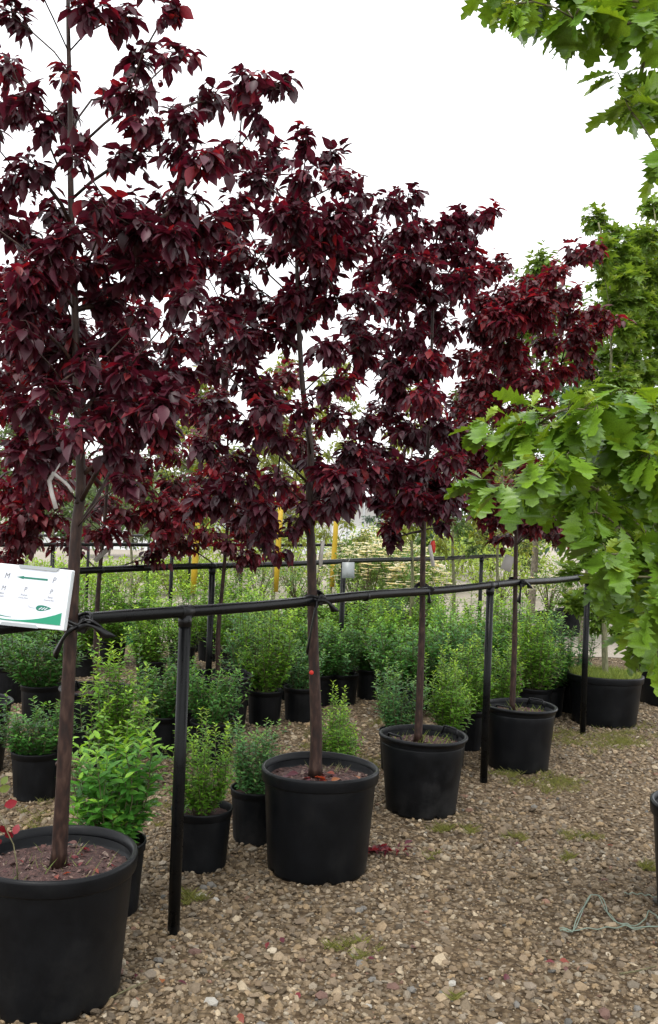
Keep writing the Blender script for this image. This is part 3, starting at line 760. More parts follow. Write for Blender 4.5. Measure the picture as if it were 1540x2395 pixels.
# slender green trees further along the second row, and yellow-wrapped ones of the third
GC = 'slender green saplings on stakes'
YG = pal_green((0.14, 0.20, 0.03), (0.27, 0.31, 0.05), (0.34, 0.34, 0.06))
MG = pal_green((0.05, 0.11, 0.02), (0.11, 0.19, 0.04), (0.18, 0.24, 0.05))
def sapling(b, h, label, seed, pal, wrap=False, lk='green', n=22, rx=0.5, potlabel=None, ls=0.075, nobj=0, z0=1.3, dens=1.2):
    if potlabel: pot_big('plant_pot', potlabel, b, 0.21, 0.36, 'roll', seed, 0.82, 0.05, matk='pot_dull', group='far tree pots')
    base = b + Vector((0, 0, 0.31 if potlabel else 0.0))
    tr = [tuple(base)] + [(b.x + 0.03 * math.sin(z * 2.5 + seed), b.y + 0.02 * math.cos(z * 2 + seed), z) for z in (0.8, 1.3, 1.9, 2.4, h)]
    t = make_tree('sapling', label, 'tree', GC, tuple(base), tr, (0.024, 0.006), auto_clumps(b, z0, h, rx, n, seed, 0.16), 1.1, lk, nobj, seed, dens=dens, lsize=ls, palette=pal, barkk='green_bark', sep_branches=False, droop=0.5)
    if wrap:
        mb = MB(); mb.tube([Vector((0, 0, 0.35)), Vector((0.01, 0, 0.7)), Vector((0.02, 0, 1.05)), Vector((0.03, 0, 1.45))], [0.034, 0.038, 0.034, 0.036], 10)
        mb.build('yellow_wrap', M['yellow'], t)
    return t
sapling(XD(951, 9.5), 3.0, 'slim green-trunked sapling behind the scuffed rolled-rim pot tree', 31, YG, potlabel='black pot under the slim sapling behind the scuffed pot tree')
sapling(XD(1053, 10.4), 3.1, 'sapling with thick olive stake between the two farther plum trees', 32, MG, potlabel='black pot under the olive-staked sapling')
sapling(XD(1161, 11.3), 2.9, 'sapling at the far end of the second rail beside a hanging white tag', 33, YG, potlabel='black pot at the far end of the second rail')
sapling(XD(640, 11.6), 3.6, 'yellow-green sapling with yellow-wrapped trunk left of the paint-dot tree', 34, YG, True, rx=0.6, n=30, potlabel='black pot under the yellow-wrapped sapling left of the paint-dot tree')
sapling(XD(773, 12.8), 3.8, 'yellow-green sapling with yellow-wrapped trunk right of the paint-dot tree', 35, YG, True, rx=0.6, n=30, potlabel='black pot under the yellow-wrapped sapling right of the paint-dot tree')
sapling(XD(447, 10.9), 3.3, 'yellow-wrapped sapling behind the first post of the second rail', 36, YG, True, rx=0.55, n=26, potlabel='black pot under the yellow-wrapped sapling behind the second rail post')
sapling(XD(110, 10.4), 3.0, 'pale green sapling beyond the second rail behind the sign', 37, MG, rx=0.5, potlabel='black pot under the pale sapling behind the sign')
sapling(XD(300, 12.5), 3.2, 'pale green sapling between the second and third rails', 38, MG, rx=0.5, potlabel='black pot under the pale sapling between the rails')

# two green trees in the grassy tubs (star-shaped leaves)
GM = pal_green((0.085, 0.17, 0.02), (0.17, 0.28, 0.035), (0.20, 0.28, 0.05))
def star_tree(P, line, cl, label, seed, d, stake=True):
    base = P + Vector((0, 0, 0.37))
    t = make_tree('green_tree', label, 'tree', 'green trees in grassy tubs', tuple(base), [tuple(base)] + px_line(line, d), (0.026, 0.006), clumps_px(cl, d, 0.55, seed), 1.1, 'star', 300, seed, dens=2.6, lsize=0.085, palette=GM, barkk='green_bark', sep_branches=True, droop=0.5)
    return t
S5 = [(1390,510,35,35),(1430,550,45,35),(1400,590,40,40),(1450,600,50,40),(1420,660,55,40),(1470,650,50,40),(1440,710,55,40),(1490,700,50,40),(1460,770,60,45),(1420,830,55,40),(1480,830,55,45),(1400,880,50,40),(1450,890,60,45),(1360,930,40,40),(1350,830,40,40),(1380,1300,50,40),(1340,1340,40,35),(1420,1350,50,40),(1370,1400,50,38),(1440,1420,50,40),(1340,1420,40,35),(1390,1460,45,32),(1460,1480,40,35)]
S6 = [(1480,600,45,40),(1500,690,50,45),(1470,740,50,40),(1530,780,50,45),(1480,930,50,45),(1420,940,50,40),(1390,960,45,40),(1530,480,40,40),(1520,560,50,45),(1560,620,50,50),(1515,640,45,40),(1540,720,55,50),(1500,770,55,50),(1550,820,60,50),(1510,880,55,45),(1560,930,60,50),(1590,560,50,50),(1600,750,50,50),(1520,1350,60,50),(1550,1420,50,50),(1500,1440,50,40)]
star_tree(P5, [(1414,1480),(1416,1350),(1420,1200),(1425,1000),(1430,800),(1425,650),(1400,520)], S5, 'bright green tree with olive trunk in the grassy tub behind the last rail post', 41, P5.y)
star_tree(P6, [(1570,1450),(1572,1300),(1570,1100),(1560,850),(1545,650),(1532,500)], S6, 'bright green tree in the second grassy tub', 42, P6.y)

# ------------------------------------------------------------------ oak at the right, reaching in over the path
OP = Vector((1.64, 3.85, 0))
pot_big('plant_pot', 'large black pot of the oak beside the green twine', OP, 0.27, 0.46, 'band', 0.2)
OC = [(1145,1000,24,30),(1200,1010,45,50),(1262,985,50,50),(1330,950,55,38),(1400,960,55,45),(1470,920,50,40),(1520,960,45,45),(1230,1100,45,50),(1300,1080,50,48),(1380,1060,50,48),(1450,1040,50,48),(1510,1060,48,48),(1400,1140,55,48),(1470,1150,50,48),(1520,1150,45,48),(1300,1150,40,40),(1375,1195,45,40),(1450,1230,50,45),(1520,1250,50,48),(1425,1290,45,40),(1480,1320,45,42),(1530,1330,45,45),(1475,1400,40,40),(1520,1415,45,42),(1532,1490,30,35),(1140,1130,26,36),(1180,1140,22,40),(1560,1050,50,60),(1570,1200,50,60),(1570,1380,50,60),
 (1155,18,28,26),(1205,50,35,38),(1250,40,38,40),(1305,25,45,30),(1335,85,40,40),(1375,115,38,40),(1390,50,45,40),(1440,40,45,40),(1470,95,42,42),(1520,60,45,45),(1450,-40,60,40),(1350,-40,60,40),(1240,-50,50,36),(1540,-40,60,50),(1450,235,32,28),(1500,260,40,40),(1535,300,35,42),(1470,305,28,35),(1540,415,20,30),(1590,250,50,60),(1590,60,50,60),(1500,1480,35,35),(1540,1530,28,30),(1545,1440,40,45),(1440,1350,35,32),(1500,1360,45,40),(1425,1000,55,45),(1340,1020,50,45),(1350,1120,50,45),(1500,1000,50,45),(1440,1180,50,45),(1490,1270,50,45),(1540,1100,45,50)]
OG = pal_green((0.085, 0.185, 0.016), (0.17, 0.30, 0.024), (0.22, 0.32, 0.035))
otr = [tuple(OP + Vector((0, 0, 0.39))), (1.64, 3.85, 0.9), (1.63, 3.80, 1.5), (1.61, 3.72, 2.1), (1.60, 3.62, 2.7), (1.55, 3.55, 3.3), (1.5, 3.5, 3.9)]
def oak_clumps(lst):
    rg = np.random.default_rng(5); o = []
    for x, y, rx, ry in lst:
        d = 3.05 + rg.uniform(-0.25, 0.30) + max(0, (x - 1400)) * 0.0012; k = d / FPX
        o.append((tuple(PX(x + (6 if y < 500 else 0), y - (42 if y < 500 else -6), d)), (rx * k * .9, rx * k, ry * k * .85)))
    return o
make_tree('oak_tree', 'oak with large lobed bright green leaves reaching over the gravel path', 'tree', None, otr[0], otr, (0.028, 0.010), oak_clumps(OC), 0.95, 'oak', 300, 51, dens=1.05, lsize=0.120, palette=OG, barkk='twig', droop=0.9, slope=-0.05, rbase=0.0022)

# ------------------------------------------------------------------ shrubs
def shrub_proto(kind, seed):
    rg = np.random.default_rng(seed); mb = MB(); lv = Leaves()
    K = dict(broad=dict(n=24, h=0.50, sp=0.20, ls=0.062, dl=0.030, c=((0.050, 0.135, 0.025), (0.095, 0.20, 0.035), (0.24, 0.33, 0.04))),
             fine=dict(n=26, h=0.52, sp=0.14, ls=0.036, dl=0.019, c=((0.075, 0.15, 0.018), (0.14, 0.22, 0.025), (0.30, 0.36, 0.045))),
             grey=dict(n=24, h=0.48, sp=0.16, ls=0.036, dl=0.020, c=((0.050, 0.115, 0.045), (0.085, 0.165, 0.06), (0.19, 0.27, 0.06))),
             dark=dict(n=30, h=0.40, sp=0.19, ls=0.040, dl=0.022, c=((0.030, 0.085, 0.018), (0.060, 0.135, 0.028), (0.13, 0.22, 0.035))))[kind]
    c0, c1, c2 = (np.array(c) * np.array((1.12, 1.5, 1.2)) for c in K['c']); K['ls'] *= 1.22; K['n'] = int(K['n'] * 1.25)
    for i in range(K['n']):
        a = rg.random() * 6.28; r0 = 0.05 * rg.random() ** 0.5; tilt = K['sp'] * rg.random() ** 0.6 * (1.0 if i % 5 else 1.25)
        h = K['h'] * (rg.uniform(0.45, 1.0) if i % 6 else rg.uniform(0.95, 1.2))
        p0 = np.array([r0 * math.cos(a), r0 * math.sin(a), -0.01])
        p1 = p0 + np.array([tilt * .75 * math.cos(a), tilt * .75 * math.sin(a), h * 0.45]) + rg.normal(0, .012, 3)
        p2 = p0 + np.array([tilt * math.cos(a), tilt * math.sin(a), h]) + rg.normal(0, .015, 3)
        pa = smooth_path([p0, p1, p2], 9); mb.tube([tuple(p) for p in pa], list(np.linspace(0.0035, 0.0012, 9)), 5)
        shoots = [(pa, 0.16, 1.0)]
        for k in range(4):
            j = rg.integers(2, 7); b = rg.random() * 6.28; ln = rg.uniform(0.07, 0.15)
            q = pa[j] + np.array([math.cos(b) * 0.7, math.sin(b) * 0.7, 0.7]) * ln
            sp_ = smooth_path([pa[j], 0.5 * (pa[j] + q) + np.array([math.cos(b), math.sin(b), 0]) * 0.012, q], 5)
            mb.tube([tuple(p) for p in sp_], list(np.linspace(0.002, 0.001, 5)), 4); shoots.append((sp_, 0.1, 0.8))
        for path, u0, fs_ in shoots:
            L = np.sum(np.linalg.norm(np.diff(path, axis=0), axis=1)); n = max(3, int(L / K['dl'])); rot = rg.random() * 3
            for k in range(n):
                u = u0 + (1 - u0) * k / (n - 1); t = u * (len(path) - 1); j = min(int(t), len(path) - 2)
                p = path[j] + (path[j + 1] - path[j]) * (t - j); ax = path[j + 1] - path[j]; ax /= np.linalg.norm(ax)
                rot += PI / 2 + rg.normal(0, .25)
                for s in (0, PI):
                    if rg.random() < 0.12: continue
                    side = np.array([math.cos(rot + s), math.sin(rot + s), 0])
                    up = 0.35 + 0.9 * max(0, u - 0.7)
                    d = side + ax * up * 1.2 + np.array([0, 0, rg.normal(0.0, 0.25)])
                    sc = K['ls'] * (rg.uniform(.75, 1.15)) * (1.0 if u < 0.85 else 0.72) * fs_
                    hz = min(1, max(0, p[2] / K['h']))
                    m_ = max(0, (u - 0.78) / 0.22) * (0.35 + 0.65 * hz)
                    col = (c0 + (c1 - c0) * rg.random()) * (1 - m_) + c2 * m_
                    lv.add(p, d, ax + np.array([0, 0, 0.6]) + rg.normal(0, .2, 3), sc, col * rg.uniform(.8, 1.2))
    return kind, mb.mesh('stems', M['twig']), lv
PROTO = {}
for kind in ('broad', 'fine', 'grey', 'dark'):
    PROTO[kind] = [shrub_proto(kind, 60 + 7 * k + len(kind)) for k in range(3)]
PM = {}
def crown_mesh(kind, v):
    if (kind, v) not in PM:
        P, R_, S_, Co = PROTO[kind][v][2].arrays()
        PM[(kind, v)] = mesh_np('foliage', *join_template(L_OVAL, P, R_, S_, Co), M['green'])
    return PM[(kind, v)]
cnt = {}
def shrub(loc, z, kind, sc, label, group, nobj=0, wz=1.0, name='shrub'):
    v = cnt.get(kind, 0) % 3; cnt[kind] = cnt.get(kind, 0) + 1
    rz = random.uniform(0, 6.28) if not nobj else 0.0
    t = thing(name, label, 'shrub', loc + Vector((0, 0, z)), rz, group); t.scale = (sc, sc, sc * wz)
    link('stems', PROTO[kind][v][1], t)
    if nobj:
        # leaves that show largest are parts of their own (positions in the shrub's own units)
        lv = PROTO[kind][v][2]; P, R_, S_, Co = lv.arrays()
        Pw = P * np.array([sc, sc, sc * wz]) + np.array(loc + Vector((0, 0, z)))
        vw = Pw - np.array([0, 0, CAM_H]); dist = np.linalg.norm(vw, axis=1)
        face = np.abs(np.sum(R_[:, :, 2] * vw / dist[:, None], 1)) + 0.2
        score = S_ * face * np.exp(-5 * (dist - np.median(dist)))
        idx = np.argsort(-score)[:nobj]; k = np.ones(len(P), bool); k[idx] = False
        me = mesh_np('foliage', *join_template(L_OVAL, P[k], R_[k], S_[k], Co[k]), M['green'])
        co = link('foliage', me, t); co['kind'] = 'stuff'
        o2 = idx[np.argsort(Co[idx].sum(1))]
        for g in np.array_split(o2, 8):
            lm = tmpl_mesh('leaf', L_OVAL, tuple(Co[g].mean(0)), M['green'])
            for i in g:
                o = bpy.data.objects.new('leaf', lm); C.objects.link(o); o.parent = co
                mw = Matrix(R_[i].tolist()).to_4x4() @ Matrix.Scale(S_[i], 4); mw.translation = P[i].tolist(); o.matrix_local = mw
    else:
        co = link('foliage', crown_mesh(kind, v), t); co['kind'] = 'stuff'
    return t
GS = 'potted green shrubs standing on the gravel'
NP_ = [0]
def potted(loc, kind, psc, ssc, plabel, slabel, nobj=0, wz=1.0, psz=1.0, group=GS, mk='pot_dull'):
    pot_small(plabel, loc, psc, mk=mk, sz=psz)
    return shrub(loc, 0.222 * psc * psz, kind, ssc, slabel, group, nobj, wz)
potted(XD(250, 3.72), 'broad', 1.05, 0.92, 'black pot half hidden behind the pot below the sign', 'bushy broad-leaved green shrub right behind the pot below the sign', 200, 1.0)
potted(GP(82, 1862), 'dark', 0.98, 0.88, 'small black pot holding a dark low shrub, left of the sign tree trunk', 'low dark green shrub in a pot left of the sign tree trunk', 120, 0.85)
potted(GP(468, 2022), 'fine', 1.0, 0.72, 'small black pot at the foot of the first rail post', 'upright yellow-green shrub at the foot of the first rail post', 160, 1.1)
potted(GP(600, 1962), 'grey', 0.98, 0.78, 'small black pot touching the large pot with red fallen leaves', 'grey-green shrub in the pot touching the large pot with red leaves', 160, 0.95)
potted(XD(785, 5.05), 'fine', 0.9, 0.72, 'small black pot hidden behind the large pot with red fallen leaves', 'yellow-green shrub just right of the paint-dot trunk', 160, 1.1)
potted(GP(378, 1765), 'dark', 1.02, 0.98, 'black pot of the leafy shrub next to the first rail post', 'leafy mid-green shrub left of the first rail post, behind the broad-leaved shrub', 100, 1.05)
potted(XD(265, 5.3), 'fine', 0.95, 1.05, 'black pot behind the broad-leaved shrub', 'tall yellow-green shrub behind the broad-leaved shrub', 120, 1.05)
potted(XD(495, 5.95), 'dark', 1.05, 0.85, 'black pot in front of the open-rimmed tree pot', 'green shrub in front of the open-rimmed tree pot', 100, 1.1)
potted(GP(430, 1735), 'grey', 0.9, 0.5, 'black pot with a stubby plant beside the open-rimmed tree pot', 'stubby grey-green shrub beside the open-rimmed tree pot', 0, 0.7)
potted(GP(618, 1692), 'fine', 1.0, 1.22, 'black pot under the tallest light green shrub', 'tall light green shrub left of the paint-dot trunk', 100, 1.05)
potted(GP(702, 1683), 'grey', 1.0, 0.85, 'black pot under a grey-green shrub by the paint-dot trunk', 'grey-green shrub just left of the paint-dot trunk', 60)
potted(GP(866, 1632), 'dark', 1.0, 1.05, 'ribbed black pot standing free on open gravel', 'green shrub in the ribbed pot standing free on open gravel', 60, 1.15)
potted(GP(800, 1645), 'grey', 1.0, 1.05, 'black pot behind the shrub right of the paint-dot trunk', 'grey-green shrub behind the one right of the paint-dot trunk', 0)
potted(XD(932, 6.0), 'grey', 0.95, 0.85, 'black pot hidden behind the scuffed rolled-rim pot', 'grey-green shrub left of the scuffed-pot tree trunk', 100)
potted(XD(1045, 6.1), 'fine', 0.9, 0.92, 'black pot right behind the scuffed rolled-rim pot', 'yellow-green shrub right of the scuffed-pot tree trunk', 120)
potted(GP(1088, 1748), 'fine', 1.05, 0.98, 'black pot left of the middle rail post', 'yellow-green shrub left of the middle rail post', 60, 0.95)
potted(XD(1165, 6.9), 'fine', 0.95, 0.95, 'black pot behind the rolled-rim pot at the middle post', 'light shrub between the middle post and the reddish plum trunk', 60)
potted(GP(1283, 1672), 'dark', 0.95, 0.9, 'black pot between the reddish plum tree and the grassy tub', 'dark shrub between the reddish plum tree and the grassy tub', 0)
potted(XD(1250, 7.7), 'fine', 1.0, 1.2, 'black pot behind the reddish plum tree', 'full green shrub right behind the reddish plum trunk', 60, 1.05)
potted(XD(1335, 8.1), 'grey', 1.0, 1.1, 'black pot left of the grassy tub', 'pale shrub just left of the last rail post', 0)
potted(GP(20, 1640), 'dark', 1.15, 1.15, 'black pot under the sign at the frame of shrubs', 'dark green shrub below the left part of the sign', 60, 1.0)
potted(GP(95, 1690), 'dark', 1.1, 1.2, 'black pot behind the low dark shrub', 'taller dark shrub directly behind the low dark shrub', 60, 1.0)
potted(GP(352, 1612), 'fine', 1.0, 1.15, 'black pot right of the second-row plum trunk', 'green shrub right of the second-row plum trunk', 0)
# block of shrubs further back: look-alikes
GK = 'block of look-alike green shrubs behind the front rail'
blk = [(560,7.9,'grey'),(545,9.2,'fine'),(650,8.2,'fine'),(705,9.0,'fine'),(745,8.0,'dark'),(830,9.4,'fine'),(905,8.6,'fine'),(935,7.6,'dark'),(1000,8.0,'dark'),(985,9.4,'fine'),(1050,8.6,'fine'),(1060,7.6,'grey'),(1110,9.6,'fine'),(1110,8.2,'dark'),(1180,8.6,'fine'),(1190,10.2,'grey'),(1250,9.2,'grey'),(890,10.2,'grey'),(760,10.1,'fine'),(620,9.6,'fine'),(1010,10.6,'grey')]
for i, (x, d, k) in enumerate(blk):
    nm = {'fine': 'light yellow-green', 'grey': 'pale grey-green', 'dark': 'dense dark green'}[k]
    wh = ('left of the paint-dot trunk' if x < 715 else 'right behind the paint-dot trunk' if x < 800 else 'between paint-dot and scuffed-pot trunks' if x < 950 else 'right behind the scuffed-pot trunk' if x < 1030 else 'left of the middle post' if x < 1130 else 'between middle post and reddish plum trunk')
    wh = ('in the block front, ' if d < 8.3 else 'in the block middle, ' if d < 9.3 else 'in the block back, ') + wh
    potted(XD(x, d), k, 1.0, random.uniform(1.05, 1.3), 'black nursery pot ' + wh, nm + ' shrub ' + wh, 0, random.uniform(.95, 1.1), group=GK + ', ' + nm)
GL = 'upright lime-green shrubs between the second and third rails'
for x, d in ((262,9.6),(190,9.0),(345,9.9),(425,9.4),(60,8.6),(130,9.8),(490,10.2),(545,11.2)):
    potted(XD(x, d), 'fine', 1.0, random.uniform(1.15, 1.35), 'black nursery pot between the second and third rails', 'upright lime-green shrub between the second and third rails', 0, 1.1, group=GL)
pot_small('green plastic pot standing by the second rail on the far gravel', XD(300, 11.2), 1.1, mk='greenpot', group='green plastic pots')
# ------------------------------------------------------------------ white-flowering shrubs and far plants
def bush(label, loc, rx, h, seed, pal, n=900, ls=0.06, flowers=0, pot=None, group=None, tm=None, name='bush', cat='shrub'):
    rg = np.random.default_rng(seed); t = thing(name, label, cat, loc, 0, group)
    z0 = 0.0
    if pot: pot_small(pot, loc, 1.5, group='pots of the far flowering shrubs'); z0 = 0.32
    mb = MB(); lv = Leaves(); fl = Leaves()
    nodes = []
    for i in range(18):
        a = rg.random() * 6.28; r = rx * rg.random() ** .6 * 0.85; zz = z0 + h * rg.uniform(.45, .95)
        pa = smooth_path([(0, 0, z0), (r * .5 * math.cos(a), r * .5 * math.sin(a), z0 + (zz - z0) * .6), (r * math.cos(a), r * math.sin(a), zz)], 6)
        mb.tube([tuple(p) for p in pa], list(np.linspace(.009, .003, 6)), 5)
    mb.build('stems', M['twig'], t)
    cs = rg.normal(0, 1, (26, 3)); cs /= np.linalg.norm(cs, axis=1, keepdims=True); cs *= rg.uniform(.5, .95, (26, 1))
    for i in range(n):
        c = cs[rg.integers(26)] + rg.normal(0, .2, 3); ln = np.linalg.norm(c)
        if ln > 1.12: c *= 1.12 / ln
        p = np.array([c[0] * rx, c[1] * rx, z0 + h * (0.52 + 0.46 * c[2])])
        if p[2] < z0 + 0.02: continue
        o = np.array([c[0], c[1], 0.3]); d = o + rg.normal(0, .6, 3) + np.array([0, 0, -0.3])
        lv.add(p, d, np.array([c[0] * .5, c[1] * .5, 1]) + rg.normal(0, .35, 3), ls * rg.uniform(.6, 1.2), pal(rg, c[2], .5))
    put_leaves(lv, t, M['green'], L_OVAL, crown='foliage')
    if flowers:
        for i in range(flowers):
            c = rg.normal(0, 1, 3); c /= np.linalg.norm(c); c[2] = abs(c[2]) * .9 - 0.25 * rg.random()
            p = np.array([c[0] * rx, c[1] * rx, z0 + h * (0.55 + 0.47 * c[2])])
            for k in range(4):
                a = k * PI / 2 + rg.random() * .4
                fl.add(p, np.array([math.cos(a), math.sin(a), .2]), np.array([0, 0, 1]) + rg.normal(0, .2, 3), 0.05 * rg.uniform(.8, 1.2), (0.78, 0.76, 0.62))
        P, R_, S_, Co = fl.arrays()
        f = link('blossoms', mesh_np('blossoms', *join_template(L_PETAL, P, R_, S_, Co), M['green']), t); f['kind'] = 'stuff'
    return t
DG = pal_green((0.06, 0.14, 0.025), (0.13, 0.24, 0.04))
for i, (x, d, rx, h) in enumerate(((862, 12.2, 0.5, 1.05), (925, 12.6, 0.5, 1.15), (975, 11.6, 0.4, 0.9), (830, 13.4, 0.5, 1.1), (900, 14.5, 0.6, 1.3))):
    bush('green shrub covered in creamy white blossoms beyond the second rail', XD(x, d), rx, h, 70 + i, DG, 1500, .06, 240, 'black pot under a white-blossomed shrub beyond the second rail', 'white-blossomed shrubs beyond the second rail', name='flowering_shrub')
bush('small white-blossomed plant in a wide pot behind the reddish plum tree', XD(1283, 13.2), 0.30, 0.75, 80, DG, 500, .05, 50, 'wide black pot on open gravel behind the reddish plum tree', name='flowering_shrub')
bush('dark shrub in a pot next to the wide pot on open gravel', XD(1330, 13.8), 0.35, 0.6, 81, DG, 600, .05, 0, 'black pot next to the wide pot on open gravel', name='shrub')
bush('rounded dark green shrub in a black pot between the yellow-wrapped trunks', XD(605, 13.2), 0.42, 0.6, 82, DG, 800, .05, 0, 'black pot between the yellow-wrapped trunks', name='shrub')
bush('dark green shrub left of the rounded one between the yellow-wrapped trunks', XD(690, 13.8), 0.42, 0.6, 83, DG, 800, .05, 0, 'black pot beside the rounded dark shrub', name='shrub')
BG_ = pal_green((0.15, 0.27, 0.02), (0.25, 0.37, 0.03))
for i in range(12):
    x = 20 + i * 42; d = 15.6 + 0.35 * (i % 3) + i * 0.25
    bush('bright lime bush in the long row beyond the third rail', XD(x, d), 0.5, 0.75, 90 + i, BG_, 700, .07, 0, None, 'lime bushes in a row beyond the third rail')
for i in range(14):
    x = 430 + i * 62; d = 19 + (i % 4) * 1.3
    bush('yellow-green bush in the far hedge line of nursery stock', XD(x, d), 0.85, 1.25 + .25 * (i % 3), 120 + i, pal_green((0.16, .26, .03), (.28, .38, .05)), 900, .10, 0, None, 'far hedge line of nursery stock')

# far trees
GF = 'distant trees behind the nursery'
def far_tree(x, d, h, rx, label, seed, pal, z0=1.0, ls=0.16, n=46, name='tree', lk='green', bk='grey_bark', grp=GF, cr=None):
    b = XD(x, d); tr = [(b.x, b.y, -0.02), (b.x + .05, b.y, h * .25), (b.x - .05, b.y, h * .5), (b.x, b.y, h * .92)]
    return make_tree(name, label, 'tree', grp, tuple(b), tr, (0.035 * h / 3, 0.012), auto_clumps(b, z0, h, rx, n, seed, cr or rx * 0.30, 0.9), z0 * 0.8, lk, 0, seed, dens=0.6, lsize=ls, palette=pal, barkk=bk, sep_branches=False, droop=0.5)
far_tree(1240, 15.5, 6.0, 1.05, 'round-topped leafy green tree behind the reddish plum tree', 201, pal_green((.08, .15, .02), (.15, .24, .03)), 2.2, .13, 80)
far_tree(1360, 12.5, 3.9, 0.8, 'blue-green tree between the reddish plum and the bright green tree', 202, pal_green((.035, .085, .045), (.06, .13, .06)), 1.4, .11, 50)
far_tree(1470, 14.5, 6.2, 1.2, 'tall green tree behind the bright green tub trees', 203, pal_green((.09, .18, .02), (.17, .28, .03)), 1.2, .14, 110, cr=.42)
far_tree(905, 34, 3.4, 0.9, 'dark conical evergreen standing at the white greenhouse', 204, pal_green((.02, .06, .03), (.035, .08, .045)), .4, .14, 40)
far_tree(420, 26, 5.2, 1.7, 'pale green tree beyond the third rail', 205, pal_green((.11, .17, .06), (.18, .24, .10)), 1.0, .16, 50)
far_tree(60, 24, 4.2, 1.8, 'pale green tree behind the red low leaves', 206, pal_green((.09, .16, .05), (.15, .22, .08)), .9, .16, 50)
far_tree(640, 28, 4.6, 1.6, 'yellow-green tree beyond the yellow-wrapped trunks', 207, pal_green((.15, .19, .05), (.24, .26, .07)), 1.0, .16, 46)
far_tree(255, 33, 3.6, 1.8, 'low grey-green tree by the far greenhouse', 208, pal_green((.09, .14, .07), (.14, .19, .10)), .6, .18, 40)
far_tree(1080, 30, 4.0, 1.6, 'dark green tree beyond the white-blossomed shrubs', 209, pal_green((.03, .08, .03), (.06, .12, .04)), .5, .18, 50)
far_tree(1190, 26, 3.6, 1.5, 'mid-green tree beyond the end of the second rail', 210, pal_green((.05, .12, .03), (.09, .16, .04)), .5, .18, 46)

# greenhouse
def greenhouse(label, c, wd, ln, h, rz):
    t = thing('greenhouse', label, 'greenhouse', c, rz); mb = MB(); n = 18
    prof = [(-wd / 2, 0)] + [(-wd / 2 * math.cos(PI * k / n), h * 0.45 + h * 0.55 * math.sin(PI * k / n)) for k in range(n + 1)] + [(wd / 2, 0)]
    vs = []; fs = []
    for y in (0, ln):
        vs += [(x, y, z) for x, z in prof]
    m = len(prof)
    for k in range(m - 1): fs.append((k, k + 1, m + k + 1, m + k))
    fs.append(tuple(range(m))); mb.add(vs, fs); mb.build('film_cover', M['film'], t)
    for j in range(9):
        y = ln * j / 8; mb = MB(); mb.tube([(x * 1.012, y, z * 1.012) for x, z in prof], .03, 6); mb.build('hoop', M['steel'], t)
    for x in np.linspace(-wd / 2 + .5, wd / 2 - .5, 12):
        mb = MB(); zt = h * .45 + h * .55 * math.sqrt(max(0, 1 - (x / (wd / 2)) ** 2)); mb.tube([(x, -.03, 0), (x, -.03, zt)], .025, 6); mb.build('end_stud', M['steel'], t)
greenhouse('long white film greenhouse on the horizon beyond the white-blossomed shrubs', Vector((1.2, 42, 0)), 9, 24, 2.6, 0.0)
greenhouse('white film greenhouse on the horizon behind the sign', Vector((-9.5, 40, 0)), 8, 24, 3.6, 0.0)

